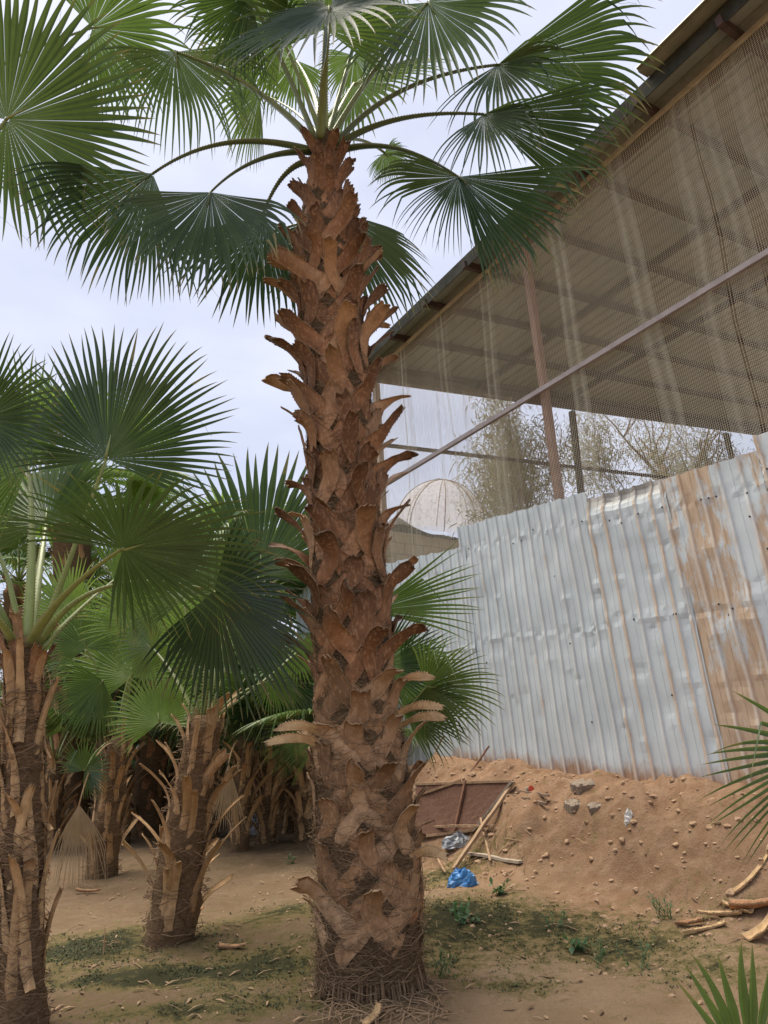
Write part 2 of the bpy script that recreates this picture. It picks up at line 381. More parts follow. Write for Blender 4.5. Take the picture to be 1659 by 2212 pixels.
for k in range(500):
    x, y = rng.uniform(-3, 1.2), rng.uniform(2.8, 8)
    r = .004 + .012 * rng.random() ** 4; icorock(mb, (x, y, float(gz(x, y, True)) - r * .05), r)
tag(mb.build('gravel', M['rock_tan']), 'small stones and clods scattered over the sandy earth', 'gravel', kind='stuff')
mb = MB()
fx = moss.ravel(); pick = np.flatnonzero((fx > .3) & (GY.ravel() < 9)); wts = fx[pick] * 1.; wts = wts / wts.sum()
for i_ in rng.choice(pick, 7000, p=wts):
    x = GX.ravel()[i_] + rng.uniform(-.03, .03); y = GY.ravel()[i_] + rng.uniform(-.03, .03); z = GZ.ravel()[i_]
    if fbm(x * 5, y * 5, 77, 3) < -.1: continue
    r = rng.uniform(.006, .017); a = rng.uniform(0, 6.28)
    for q in range(2):
        e = np.array([math.cos(a + q * 2.4), math.sin(a + q * 2.4), rng.uniform(.1, .8)]) * r; s2 = np.array([-e[1], e[0], 0]) * .4
        mb.add([(x, y, z - .002), np.array([x, y, z]) + e * .6 + s2, np.array([x, y, z + .002]) + e, np.array([x, y, z]) + e * .6 - s2], [[0, 1, 2, 3]], (rng.random(), .3, 0))
tag(mb.build('moss', M['moss']), 'low dark green moss and sprouts in damp patches on the earth', 'moss', kind='stuff')
# litter of thin dry fibres and twigs on the earth
mb = MB()
for k in range(420):
    if k < 190: g = ground(rng.uniform(690, 960), rng.uniform(2125, 2211))
    elif k < 260: g = ground(rng.uniform(1000, 1140), rng.uniform(1790, 1900))
    else:
        x, y = rng.uniform(-3.5, 2.), rng.uniform(3., 9); g = np.array([x, y, float(gz(x, y))])
    a = rng.uniform(0, 6.28); ln = rng.uniform(.04, .22); dr = np.array([math.cos(a), math.sin(a), 0]); pr = np.array([-dr[1], dr[0], 0]) * rng.normal(0, .25)
    pts = [g + dr * ln * (t - .5) + pr * ln * t * (1 - t) for t in (0, .33, .66, 1)]
    pts = [np.array([q[0], q[1], float(gz(q[0], q[1])) + .012 + .02 * rng.random() * (i in (1, 2))]) for i, q in enumerate(pts)]
    tube(mb, pts, rng.uniform(.001, .0035), 4, (rng.uniform(.4, 1), .5, 0))
for k in range(260):
    g = ground(rng.uniform(100, 1640), rng.uniform(1930, 2205)) if k < 200 else ground(rng.uniform(120, 660), rng.uniform(1800, 1960))
    a = rng.uniform(0, 6.28); ln = rng.uniform(.02, .09); dr = np.array([math.cos(a), math.sin(a), rng.normal(0, .1)]); z0 = float(gz(g[0], g[1], True)) + .008
    c_ = np.array([g[0], g[1], z0]); tube(mb, [c_ - dr * ln / 2, c_ + [0, 0, ln * .08], c_ + dr * ln / 2], [rng.uniform(.002, .005), rng.uniform(.004, .011), .002], 5, (rng.uniform(.2, 1.2), .5, 0), squash=.3)
tag(mb.build('dry_litter', M['strand']), 'thin dry fibres and twigs lying loose on the earth', 'litter', kind='stuff')

# ------------------------------------------------------------------ fan leaves
def blade(R, half, N=46, split=.55, fold=.25, bend=.15, droop=1., g=(0, 0, -1), tone=.4, seed=0, pleat=1., brk=.12, K2=7, rngs=None):
    """fan in local axes: hub at origin, +Y along the costa, +Z upper face"""
    r_ = np.random.default_rng(seed); g = np.asarray(g, float)
    lo, hi = rngs or (-half, half); half = max(-lo, hi); a = np.linspace(lo, hi, N); da = a[1] - a[0]; a = a + r_.normal(0, da * .07, N)
    Ls = R * (1 - .3 * (np.abs(a) / max(half, 2.2)) ** 2) * r_.uniform(.93, 1.04, N)
    sp = split * (1 - .12 * np.abs(a) / half) * r_.uniform(.93, 1.07, N)
    def P(aa, r):
        sa, ca = np.sin(aa), np.cos(aa)
        z = -fold * r * np.abs(sa) ** 1.4 - fold * .55 * r * np.clip(-ca, 0, 1) - bend * R * (r / R) ** 2
        return np.stack([r * sa, r * ca, z], -1)
    V = []; D = []
    tr = np.array([.03, .3, .62, .85, 1.])
    tn = tone + r_.normal(0, .1, N)
    for t in tr:
        r = np.maximum(Ls * sp * t, 0)
        hw = da * .5
        pl = pleat * np.sin(np.minimum(1, t * 1.2) * 1.57) * r * da * .42
        Lf = P(a - hw, r); Rt = P(a + hw, r); Md = P(a, r); Md[:, 2] += pl * .55; Lf[:, 2] -= pl * .45; Rt[:, 2] -= pl * .45
        V.append(np.stack([Lf, Md, Rt], 1)); D.append((t * sp))
    rs = Ls * sp; p = P(a, rs); e = R * .01
    dr = (P(a, rs) - P(a, rs - e)) / e; dr /= np.linalg.norm(dr, axis=1, keepdims=True)
    wv = np.stack([np.cos(a), -np.sin(a), -fold * 0.6 * np.sign(a) * np.abs(np.cos(a))], -1); wv /= np.linalg.norm(wv, axis=1, keepdims=True)
    hw0 = rs * da * .5; rem = Ls - rs; kd = droop * r_.uniform(.45, 1.6, N)
    broken = r_.random(N) < brk; bt = r_.uniform(.15, .6, N); side = r_.normal(0, .22, N)
    for k in range(1, K2 + 1):
        u = k / K2
        push = g[None, :] * (kd * (1.1 / K2) * (.35 + u))[:, None]
        push = push + g[None, :] * np.where(broken & (u > bt) & (u - 1. / K2 <= bt), 1.6, 0)[:, None]
        dr = dr + push + wv * (side / K2 * u)[:, None]; dr /= np.linalg.norm(dr, axis=1, keepdims=True)
        p = p + dr * (rem / K2)[:, None]
        nw = np.cross(dr, np.cross(wv, dr)); nw = wv - dr * np.sum(wv * dr, 1, keepdims=True); nw /= np.linalg.norm(nw, axis=1, keepdims=True) + 1e-9
        nn = np.cross(nw, dr); hw = hw0 * (1 - u) ** .75 * (1.0 - .12 * u) + .0004
        pl = (hw * .75)[:, None] * nn * (1 - u * .4)
        V.append(np.stack([p - nw * hw[:, None] - pl * .45, p + pl * .55, p + nw * hw[:, None] - pl * .45], 1)); D.append(sp + (1 - sp) * u)
    V = np.stack(V, 1)                      # N, K, 3, 3
    Kt = V.shape[1]; D = np.stack(D, 1)
    base = np.arange(N)[:, None, None] * Kt * 3 + np.arange(Kt - 1)[None, :, None] * 3 + np.arange(2)[None, None, :]
    F = np.stack([base, base + 1, base + 4, base + 3], -1).reshape(-1, 4)
    dat = np.zeros((N, Kt, 3, 3)); dat[..., 0] = tn[:, None, None]; dat[..., 1] = D[:, :, None]
    dat[..., 2] = (r_.random(N) < .04)[:, None, None] * (D[:, :, None] > .75)
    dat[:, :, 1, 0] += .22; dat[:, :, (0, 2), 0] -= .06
    return V.reshape(-1, 3), F, np.clip(dat.reshape(-1, 3), 0, 1)
def frame(y, z):
    y = unit(y); z = np.asarray(z, float); z = unit(z - y * (z @ y)); x = np.cross(y, z); return np.stack([x, y, z], 1)
def bez(p0, p1, p2, n=12, p3=None):
    t = np.linspace(0, 1, n)[:, None]
    if p3 is None: return (1 - t) ** 2 * p0 + 2 * t * (1 - t) * p1 + t ** 2 * p2
    return (1 - t) ** 3 * p0 + 3 * t * (1 - t) ** 2 * p1 + 3 * t * t * (1 - t) * p2 + t ** 3 * p3
SEED = [100]
def petiole_mesh(mb, pts, w0, w1, tone, teeth=True, up=None, thick=.55):
    pts = np.asarray(pts, float); K = len(pts); t = np.linspace(0, 1, K)
    rad = w0 * (1 - t) ** 1.3 + w1 * (1 - (1 - t) ** 1.3); d = np.stack([np.full(K, tone), t, np.clip(.9 - t * 2.2, 0, 1) * .6], -1)
    tg = np.gradient(pts, axis=0); tg /= np.linalg.norm(tg, axis=1, keepdims=True)
    upv = np.array([0, 0, 1.]) if up is None else unit(up)
    tube(mb, pts, rad, 7, d, thick, up=upv)
    if teeth:
        s = np.cross(tg, upv); s /= np.linalg.norm(s, axis=1, keepdims=True) + 1e-9
        seg = np.linalg.norm(np.diff(pts, axis=0), axis=1); tot = seg.sum(); n = int(tot / .022); cum = np.concatenate([[0], np.cumsum(seg)]) / tot
        for k in range(n):
            q = (k + .5) / n
            c = np.array([np.interp(q, cum, pts[:, i]) for i in range(3)]); sv_ = np.array([np.interp(q, cum, s[:, i]) for i in range(3)]); tv = np.array([np.interp(q, cum, tg[:, i]) for i in range(3)]); r = np.interp(q, cum, rad)
            for sg in (-1, 1):
                e = c + sg * sv_ * r * .93; h = .011 * (1 - .4 * q)
                up2 = np.cross(sv_, tv) * .002
                mb.add([e - tv * .006 + up2, e + tv * .006 + up2, e + sg * sv_ * h + tv * .005, e - tv * .006 - up2, e + tv * .006 - up2], [[0, 1, 2], [4, 3, 2], [0, 2, 3], [1, 4, 2]], (tone, .5, 1.))
def frond(root, hub, tip, nrm, pet=None, half=2.0, N=46, split=.55, fold=.25, bend=.12, droop=1., tone=.4, w0=.03, w1=.013, m='leaf', brk=.12, ptone=.5, teeth=True, name='frond', label=None, threads=0, pm='petiole', rngs=None, extra=()):
    SEED[0] += 1
    hub = np.asarray(hub, float); tip = np.asarray(tip, float); Rr = np.linalg.norm(tip - hub)
    B = frame(tip - hub, nrm); gl = B.T @ np.array([0, 0, -1.])
    v, f, d = blade(Rr, half, N, split, fold, bend, droop, gl, tone, SEED[0], brk=brk, rngs=rngs)
    mb = MB(); mb.add(v @ B.T + hub, f, d)
    for q, e in enumerate(extra):                # further lobes of the same blade
        e = dict(e); tp = at(*e.pop('tip')); nr = e.pop('nrm', nrm); Be = frame(tp - hub, nr)
        v, f, d = blade(np.linalg.norm(tp - hub), e.pop('half'), g=Be.T @ np.array([0, 0, -1.]), seed=SEED[0] * 7 + q, tone=e.pop('tone', tone), **e); mb.add(v @ Be.T + hub, f, d)
    o = mb.build(name, M[m], root)
    if label: o['label'] = label
    if threads:
        mt = MB(); r_ = np.random.default_rng(SEED[0])
        for k in range(threads):
            a = r_.uniform(-half, half); q = Rr * split * r_.uniform(.9, 1.1)
            p = hub + B @ np.array([q * math.sin(a), q * math.cos(a), -fold * q * abs(math.sin(a)) ** 1.4 - bend * Rr * split ** 2]); pts = [p]; dv = unit(B @ np.array([math.sin(a), math.cos(a), 0]) + r_.normal(0, .4, 3))
            for s in range(6): dv = unit(dv + np.array([0, 0, -.35]) + r_.normal(0, .45, 3)); p = p + dv * Rr * .05; pts.append(p)
            tube(mt, pts, .0011, 3, (.8, 1, 0), cap=False)
        mt.build('leaf_thread', M['strand'], o)['kind'] = 'stuff'
    if pet is not None:
        mp_ = MB(); petiole_mesh(mp_, pet, w0, w1, ptone, teeth); 
        # the petiole runs on as a short rib under the blade
        h2 = hub + B @ np.array([0, Rr * .16, -.012]); tube(mp_, [np.asarray(pet[-1]), hub + B @ np.array([0, .02, -.012]), h2], [w1, w1 * .9, w1 * .25], 5, (ptone, 1, 0))
        mp_.build('petiole', M[pm], o, True)
    return o

# ------------------------------------------------------------------ trunks and leaf bases
def rot_frame(axis_pts, z):
    ax = np.asarray(axis_pts, float)
    return np.array([np.interp(z, ax[:, 2], ax[:, i]) for i in range(2)] + [z]), float(np.interp(z, ax[:, 2], ax[:, 3]))
def strap(mb, axis, phi0, z0, dphi, h, w0, w1, lift, lp=1.8, off=.012, tone=.4, teeth=True, bulge=.25, thick=.012, n=11, droop=0., up_end=0., seed=0, lift0=0., cut=.5, curl=0., fork=0., qend=1.):
    r_ = np.random.default_rng(seed); t = np.linspace(0, qend, n); C = []; Nn = []
    for q in t:
        z = z0 + h * q - droop * max(0, q - .6) ** 2 + up_end * max(0, q - .6) ** 2
        c, rr = rot_frame(axis, z); ph = phi0 + dphi * q + fork * (1 - min(1, q / .66)) ** 1.15
        l = (off + .03) * float(sstep(0, .3, q)) - .03 + lift * max(0, (q - .4) / .6) ** lp + lift0 * max(0, (.35 - q) / .35) ** 2
        rad = np.array([math.sin(ph), -math.cos(ph), 0]); C.append(c + rad * (rr + l)); Nn.append(rad)
    C = np.array(C); Nn = np.array(Nn); T = np.gradient(C, axis=0); T /= np.linalg.norm(T, axis=1, keepdims=True)
    Nn = Nn - T * np.sum(T * Nn, 1, keepdims=True); Nn /= np.linalg.norm(Nn, axis=1, keepdims=True); W = np.cross(T, Nn)
    wd = w0 + (w1 - w0) * np.minimum(1, t * 1.7) ** .7; wd = wd * (.55 + .45 * sstep(0, .3, t)) * (1 + r_.normal(0, .05, n)); wd[-1] *= r_.uniform(.5, .95)
    s = np.linspace(-1, 1, 7); tw = curl * t ** 2
    S = s[None, :, None] * wd[:, None, None] * .5
    jag = np.zeros((n, 7)); jag[-1] = r_.normal(0, .011, 7); 
    top = C[:, None, :] + W[:, None, :] * S - Nn[:, None, :] * (bulge * np.abs(s[None, :, None]) ** 2 * wd[:, None, None] * .5 + (tw[:, None, None] * S)) + T[:, None, :] * jag[:, :, None]
    top = top + r_.normal(0, .001, top.shape)
    th = (thick * (1 - .65 * np.abs(s) ** 3))[None, :, None]
    bot = top - Nn[:, None, :] * th
    V = np.concatenate([top.reshape(-1, 3), bot.reshape(-1, 3)]); m7 = n * 7
    f1 = grid_faces(n, 7); F = [list(q) for q in f1[:, ::-1]] + [list(q + m7) for q in f1]
    for i in range(n - 1):
        a = i * 7; b = a + 7; F.append([a, b, b + m7, a + m7]); a += 6; b += 6; F.append([a, a + m7, b + m7, b])
    for j in range(6):
        F.append([j, j + m7, j + 1 + m7, j + 1]); e = (n - 1) * 7 + j; F.append([e, e + 1, e + 1 + m7, e + m7])
    d = np.zeros((n, 7, 3)); d[..., 0] = tone + .15 * (np.abs(s)[None, :] > .9); d[..., 1] = t[:, None]; d[-1, :, 2] = cut; d[:, 0, 2] = .75; d[:, 6, 2] = .75
    d = d.reshape(-1, 3); mb.add(V, F, np.concatenate([d, d]))
    if teeth:
        for sg in (0, 6):
            m_ = 14
            for k in range(m_):
                q = .5 + .48 * k / m_; i = q * (n - 1); i0 = int(i); fr = i - i0
                e = top[i0, sg] * (1 - fr) + top[min(n - 1, i0 + 1), sg] * fr; ov = W[i0] * (-1 if sg == 0 else 1); tv = T[i0]
                hh = r_.uniform(.003, .011); b2 = Nn[i0] * .003
                mb.add([e - tv * .007, e + tv * .007, e + ov * hh + tv * .004, e - tv * .007 - b2, e + tv * .007 - b2], [[0, 1, 2], [4, 3, 2], [0, 2, 3], [1, 4, 2]], (tone, .8, .8))
def trunk_core(axis, nz=90, nphi=40, rough=.012, seed=3):
    ax = np.asarray(axis, float); zs = np.linspace(ax[0, 2], ax[-1, 2], nz); th = np.linspace(0, 2 * math.pi, nphi, endpoint=False); V = []
    for z in zs:
        c, r = rot_frame(ax, z)
        nn = fbm(np.cos(th) * 3 + 7, np.sin(th) * 3 + z * 6, seed, 4) * rough + rough * .8 * fbm(np.cos(th) * 9, np.sin(th) * 9 + z * 30, seed + 9, 2)
        V.append(np.stack([c[0] + (r + nn) * np.sin(th), c[1] - (r + nn) * np.cos(th), np.full(nphi, z)], -1))
    f = grid_faces(nz, nphi, True).tolist() + [[(nz - 1) * nphi + j for j in range(nphi)], list(range(nphi))[::-1]]
    mb = MB(); mb.add(np.array(V).reshape(-1, 3), f); return mb
def fibres(mb, axis, n, z0, z1, front=True, ln=(.06, .2), rad=.0013, out=.03, seed=5):
    r_ = np.random.default_rng(seed)
    for k in range(n):
        z = r_.uniform(z0, z1); ph = r_.uniform(-1.9, 1.9) if front else r_.uniform(-math.pi, math.pi); l = r_.uniform(*ln)
        dirp = r_.normal(0, 1.) ; slope = r_.normal(-.1, .35); pts = []
        sg = 1 if r_.random() < .5 else -1; o0 = r_.uniform(0.004, out); wob = r_.normal(0, .03, 4)
        for j, q in enumerate((0, .33, .66, 1)):
            zz = z + slope * l * q + wob[j] * .4; c, rr = rot_frame(axis, zz); p_ = ph + sg * l * q / max(rr, .05) + wob[j]
            r2 = rr + o0 + (r_.uniform(0, out) if j in (1, 2) else -.004); pts.append(c + np.array([math.sin(p_) * r2, -math.cos(p_) * r2, 0]))
        tube(mb, pts, rad * r_.uniform(.6, 1.5), 3, (r_.random() ** 1.3, .5, 0), cap=False)
def axis_px(lst, ydep):
    """(u, v, half width in px) from the ground up, at depth y -> x, y, z, radius"""
    out = []
    for u, v, hw in lst:
        p = at(u, v, ydep); q = at(u + hw, v, ydep); out.append([p[0], p[1], p[2], abs(q[0] - p[0])])
    return np.array(sorted(out, key=lambda q: q[2]))
PAL = 'fan palms of the nursery grove'

# ------------------------------------------------------------------ the big palm
g0 = ground(800, 2128); YM = float(g0[1])
AX = axis_px([(803, 2150, 112), (800, 2090, 112), (800, 1990, 110), (800, 1900, 108), (782, 1700, 100), (766, 1500, 82), (757, 1300, 80), (743, 1100, 72), (735, 900, 68), (715, 700, 66), (704, 500, 54), (700, 400, 34), (700, 330, 22), (700, 290, 14)], YM)
AX[0, 2] = min(AX[0, 2], g0[2] - .05)
big = empty('fan_palm', (g0[0], g0[1], g0[2]), 'tall fan palm with a thick trunk of crossing cut leaf bases, in the foreground', 'palm tree', PAL)
trunk_core(AX, 130, 56, .012).build('trunk', M['core'], big, True)
ZT = AX[-1, 2]; z = .16; k = 0; ind = 0; rest = MB()
boots = []
NB_ = 232
for k in range(NB_):
    u = k / (NB_ - 1); z = .1 + (ZT - .32 - .1) * u ** .97; phi = (k * 2.39996 + math.pi) % (2 * math.pi) - math.pi
    boots.append((z, phi, k))
for z, phi, k in boots:
    r_ = np.random.default_rng(k + 50); up = (z - .1) / (ZT - .42); tn_ = r_.choice([-.6, -.3, 0, .2, .5, .9]); phi += r_.normal(0, .1)
    if up > .82:
        fk = .5; a = dict(h=r_.uniform(.2, .28), w0=.12, w1=.08, lift=r_.uniform(.06, .17), lp=1.3, tone=tn_ * .6 - .25)
    elif up > .24:
        fk = r_.uniform(.75, 1.15); a = dict(h=r_.uniform(.33, .46), w0=r_.uniform(.11, .14), w1=r_.uniform(.085, .115), lift=r_.choice([.06, .11, .16, .2, .25]), lp=r_.uniform(1.1, 1.6), tone=tn_, droop=r_.uniform(-.1, .5), off=.018)
    else:
        fk = r_.uniform(.9, 1.35); a = dict(h=r_.uniform(.3, .42), w0=r_.uniform(.11, .15), w1=r_.uniform(.085, .115), lift=r_.choice([.015, .04, .08, .15]), lp=2.2, tone=tn_, droop=r_.uniform(0, .4), off=.018)
    lean = r_.normal(0, .18)
    m = M['boot_low'] if up < .24 else M['boot']
    front = abs(((phi + math.pi) % (2 * math.pi)) - math.pi) < 1.75 and ind < 98
    q = MB() if front else rest
    first = 1 if r_.random() < .5 else -1
    strap(q, AX, phi, z, lean, fork=first * fk, seed=k, curl=r_.normal(0, .25), cut=r_.uniform(.1, .9), teeth=r_.random() < (.75 if up > .24 else .3), **a)
    a2 = dict(a); a2['lift'] = a['lift'] * .5; a2['off'] = a.get('off', .012) - .006
    strap(q, AX, phi, z + r_.normal(0, .03), lean, fork=-first * fk * r_.uniform(.85, 1.1), seed=k + 500, qend=r_.uniform(.62, .8), curl=r_.normal(0, .15), cut=.1, teeth=False, **a2)
    if front: q.build('leaf_base', m, big, True); ind += 1
rest.build('leaf_base', M['boot'], big, True)['kind'] = 'stuff'
# torn pale stubs that catch the eye low on the trunk
for (u, v, dp, lf, h) in [(870, 1470, .35, .30, .03), (875, 1530, .4, .33, .02), (880, 1560, .4, .34, .04), (700, 1570, -.5, .3, .02), (690, 1590, -.4, .36, .0), (905, 1810, .35, .2, -.06)]:
    pz = at(u, v, YM)[2]; c, rr = rot_frame(AX, pz); ph = math.asin(max(-.95, min(.95, (at(u, v, YM)[0] - c[0]) / rr * .75)))
    q = MB(); strap(q, AX, ph, pz - .1, dp, .14 + h, .10, .05, lf * .8, 1.2, tone=.8, cut=1., seed=int(u), curl=.2, droop=.4, bulge=.1, thick=.007); q.build('leaf_base', M['strap'], big, True)
mb = MB(); fibres(mb, AX, 3600, .03, 4.2, ln=(.05, .17), out=.016, rad=.001); fibres(mb, AX, 800, .0, 1.3, ln=(.06, .2), out=.035, seed=8, rad=.001)
mb.build('trunk_fibre', M['strand'], big)['kind'] = 'stuff'
mb = MB()                                                         # stubby root fringe
for k in range(230):
    if rng.random() < .35: continue
    ph = k / 190 * 6.283 + rng.normal(0, .03); c, rr = rot_frame(AX, .1); rr *= rng.uniform(.93, 1.04); zt = rng.uniform(.03, .13)
    a_ = np.array([math.sin(ph), -math.cos(ph), 0]); gr = float(gz(c[0] + a_[0] * rr, c[1] + a_[1] * rr))
    tube(mb, [c * [1, 1, 0] + a_ * (rr + .0) + [0, 0, gr + zt], c * [1, 1, 0] + a_ * (rr + .015) + [0, 0, gr + zt * .45], c * [1, 1, 0] + a_ * (rr + .02 + rng.uniform(-.02, .02)) + [0, 0, gr - .02]], [.004, .006, .004], 5, (rng.uniform(.1, .6), .5, 0))
mb.build('root_fringe', M['strand'], big)['kind'] = 'stuff'

CB = np.array([AX[-1, 0], AX[-1, 1], AX[-1, 2]])
def crown(root, base, bpx, cpx, hub, tip, nrm, **k):
    """hub, tip, ctrl given as (u, v, y)"""
    b_ = at(*bpx); h_ = at(*hub); c_ = at(*cpx); t_ = at(*tip)
    return frond(root, h_, t_, nrm, bez(b_, c_, h_, 16), **k)
Y = YM
K_ = dict(w0=.036, w1=.012, threads=3, brk=.22)
VN = (0, .78, .62)
crown(big, CB, (718, 320, Y), (835, 165, Y), (1075, 140, Y - .1), (1425, 95, Y - .1), (.1, .6, .75), half=.5, split=.68, fold=.1, bend=.14, droop=1.5, tone=.3, N=26, ptone=.1, m='leaf_mid',
      extra=[dict(tip=(1130, 300, Y - .25), half=.95, N=26, split=.35, fold=.3, bend=.05, droop=1.3, tone=.4), dict(tip=(1290, 40, Y - .3), nrm=(.2, .2, .9), half=.3, N=9, split=.35, fold=.2, bend=.1, droop=3.2, tone=.9, brk=.6)], **K_)
crown(big, CB, (722, 318, Y), (840, 232, Y - .1), (1045, 247, Y - .2), (1355, 318, Y - .3), (.1, .6, .75), half=.45, split=.72, fold=.1, bend=.06, droop=.5, tone=.12, N=24, ptone=.05, m='leaf_mid',
      extra=[dict(tip=(1085, 395, Y - .35), half=.85, N=26, split=.38, fold=.3, bend=.05, droop=.9, tone=.25), dict(tip=(1240, 205, Y - .4), nrm=(.2, .2, .9), half=.25, N=7, split=.35, fold=.2, bend=.1, droop=3., tone=.7, brk=.6)], **K_)
crown(big, CB, (724, 328, Y), (850, 285, Y - .2), (990, 382, Y - .35), (1225, 545, Y - .5), (.1, .75, .6), half=.55, split=.68, fold=.1, bend=.06, droop=.5, tone=.1, N=28, ptone=.05, m='leaf_mid',
      extra=[dict(tip=(950, 560, Y - .4), half=.7, N=26, split=.35, fold=.2, bend=.05, droop=.6, tone=.15), dict(tip=(790, 372, Y - .25), half=.36, N=13, split=.55, fold=.2, bend=.15, droop=1.6, tone=.6)], **K_)
crown(big, CB, (676, 326, Y), (480, 268, Y), (330, 375, Y - .05), (75, 560, Y - .1), (-.15, .75, .6), rngs=(-.6, 1.15), fold=.2, bend=.15, droop=1.1, tone=.14, N=42, split=.62, ptone=.1, m='leaf_mid', **K_)
crown(big, CB, (674, 328, Y), (545, 322, Y - .2), (455, 415, Y - .3), (415, 650, Y - .4), (-.1, .8, .5), rngs=(-1.0, 1.15), fold=.35, bend=.08, droop=1.3, tone=.2, N=40, split=.62, ptone=.1, m='leaf_mid', **K_)
crown(big, CB, (680, 348, Y), (610, 345, Y + .05), (566, 468, Y + .15), (545, 720, Y + .2), (-.1, .85, .4), half=1.0, fold=.25, bend=.08, droop=.6, tone=.12, N=38, split=.62, ptone=.1, m='leaf_mid', **K_)
crown(big, CB, (705, 345, Y + .2), (740, 330, Y + .6), (735, 460, Y + .8), (850, 690, Y + .8), (.2, -.8, .5), half=1.5, fold=.2, bend=.1, droop=.7, tone=.1, N=46, split=.62, ptone=.1, m='leaf_mid', **K_)
crown(big, CB, (682, 312, Y), (560, 170, Y), (378, 112, Y), (440, 370, Y + .1), (-.3, .8, .5), half=1.35, fold=.3, bend=.08, droop=1.8, split=.42, tone=.8, N=50, brk=.35, w0=.045, w1=.016)
crown(big, CB, (692, 300, Y - .05), (698, 180, Y - .2), (712, 18, Y - .75), (717, 105, Y - 1.15), (0, .5, .86), half=2.9, fold=.02, bend=.05, droop=.5, m='leaf_mid', tone=.0, N=60, split=.42, w0=.04, w1=.016, threads=0)
crown(big, CB, (682, 304, Y), (630, 170, Y), (540, -10, Y - .2), (350, 70, Y - .3), (-.1, .7, .7), half=1.2, fold=.2, bend=.08, droop=.9, tone=.15, N=44, w0=.045, w1=.015)
crown(big, CB, (712, 308, Y), (770, 190, Y), (925, 5, Y - .1), (1030, 205, Y - .2), (.1, .75, .6), half=1.9, fold=.2, bend=.08, droop=.9, tone=.4, N=54, w0=.042, w1=.015)
crown(big, CB, (706, 304, Y + .05), (745, 160, Y + .1), (830, -120, Y + .1), (930, -40, Y - .2), (.3, .2, .9), half=2.1, fold=.35, bend=.15, droop=1.3, tone=.3, N=50, w0=.04, w1=.015)
# leaves on the far side, light coming through put into paler tones
crown(big, CB, (700, 306, Y + .1), (690, 200, Y + .7), (640, 130, Y + 1.3), (560, 230, Y + 1.6), (-.3, .6, .7), half=2.0, fold=.3, bend=.15, droop=1.0, tone=.9, N=50, w0=.035, w1=.013)
crown(big, CB, (704, 306, Y + .1), (725, 220, Y + .7), (765, 120, Y + 1.2), (790, 250, Y + 1.6), (.3, .6, .7), half=2.0, fold=.3, bend=.15, droop=1.2, tone=.95, N=50, w0=.035, w1=.013)
crown(big, CB, (696, 306, Y + .1), (660, 240, Y + .5), (560, 200, Y + 1.1), (470, 190, Y + 1.5), (-.3, .5, .8), half=1.9, fold=.3, bend=.1, droop=1.0, tone=.8, N=46, w0=.035, w1=.013)
crown(big, CB, (712, 316, Y + .1), (770, 280, Y + .6), (830, 330, Y + 1.2), (880, 380, Y + 1.4), (.3, .6, .7), half=1.8, fold=.35, bend=.1, droop=1.0, tone=.7, N=46, w0=.035, w1=.013)
for q, (az, el) in enumerate([(-1.2, 1.25), (.2, 1.3), (2.4, 1.2)]):   # spear and upper leaves, partly above the frame
    dv = np.array([math.sin(az) * math.cos(el), -math.cos(az) * math.cos(el), math.sin(el)]); b0 = CB + [0, 0, -.1]
    h_ = b0 + dv * rng.uniform(.9, 1.2); t_ = h_ + unit(dv * [1.2, 1.2, .45]) * .95
    frond(big, h_, t_, unit(np.array([-dv[0] * .5, -dv[1] * .5, 1])), bez(b0, b0 + dv * .5 + [0, 0, .08], h_, 12), half=2.1, fold=.2, bend=.15, droop=.7, tone=.55, N=48, w0=.036, w1=.014, ptone=.9)

# ------------------------------------------------------------------ slender left palm in front
g1 = ground(48, 2222); Y1 = float(g1[1])
A1 = axis_px([(46, 2260, 54), (46, 2100, 44), (49, 1900, 40), (50, 1700, 40), (51, 1520, 38), (52, 1400, 32), (52, 1380, 24)], Y1)
A1[0, 2] = min(A1[0, 2], g1[2] - .05)
def straps(root, axis, n, z0, z1, seed, hh=(.25, .5), ww=(.045, .08), mname='strap', maxind=60, lift=(0.01, .06), dph=(.0, .3), teeth=False, toneR=(.2, 1), off=.008, lift0=0., name='leaf_base', curlk=.4):
    r_ = np.random.default_rng(seed); rest = MB(); ind = 0
    for k in range(n):
        z = z0 + (z1 - z0) * ((k + r_.random() * .5) / n); phi = ((k * 2.39996 + r_.normal(0, .15)) + math.pi) % (2 * math.pi) - math.pi
        h = r_.uniform(*hh)
        a = dict(dphi=r_.choice([-1, 1]) * r_.uniform(*dph), h=h, w0=r_.uniform(*ww) * 1.35, w1=r_.uniform(*ww) * .8, lift=r_.uniform(*lift), lp=r_.uniform(1.2, 2.2), tone=r_.uniform(*toneR), teeth=teeth, thick=.007, seed=seed + k, curl=r_.normal(0, curlk), cut=r_.uniform(0, .6), off=off, lift0=lift0 * r_.random(), bulge=r_.uniform(.2, .6))
        if abs(phi) < 1.65 and ind < maxind:
            q = MB(); strap(q, axis, phi, z, **a); q.build(name, M[mname], root, True); ind += 1
        else: strap(rest, axis, phi, z, **a)
    if rest.n:
        o = rest.build(name, M[mname], root, True); o['kind'] = 'stuff'
p1 = empty('fan_palm', g1, 'young fan palm with long peeling tan leaf straps at the left edge in front', 'palm tree', PAL)
trunk_core(A1, 70, 28, .009, 13).build('trunk', M['core_tan'], p1, True)
straps(p1, A1, 34, .02, A1[-1, 2] - .36, 900, (.3, .65), (.045, .075), lift=(-.01, .13), lift0=.08, dph=(.05, .8), toneR=(.0, 1.2), curlk=1.0)
straps(p1, A1, 14, A1[-1, 2] - .35, A1[-1, 2] - .1, 960, (.22, .34), (.05, .07), lift=(.05, .13), mname='boot', toneR=(.1, .6))
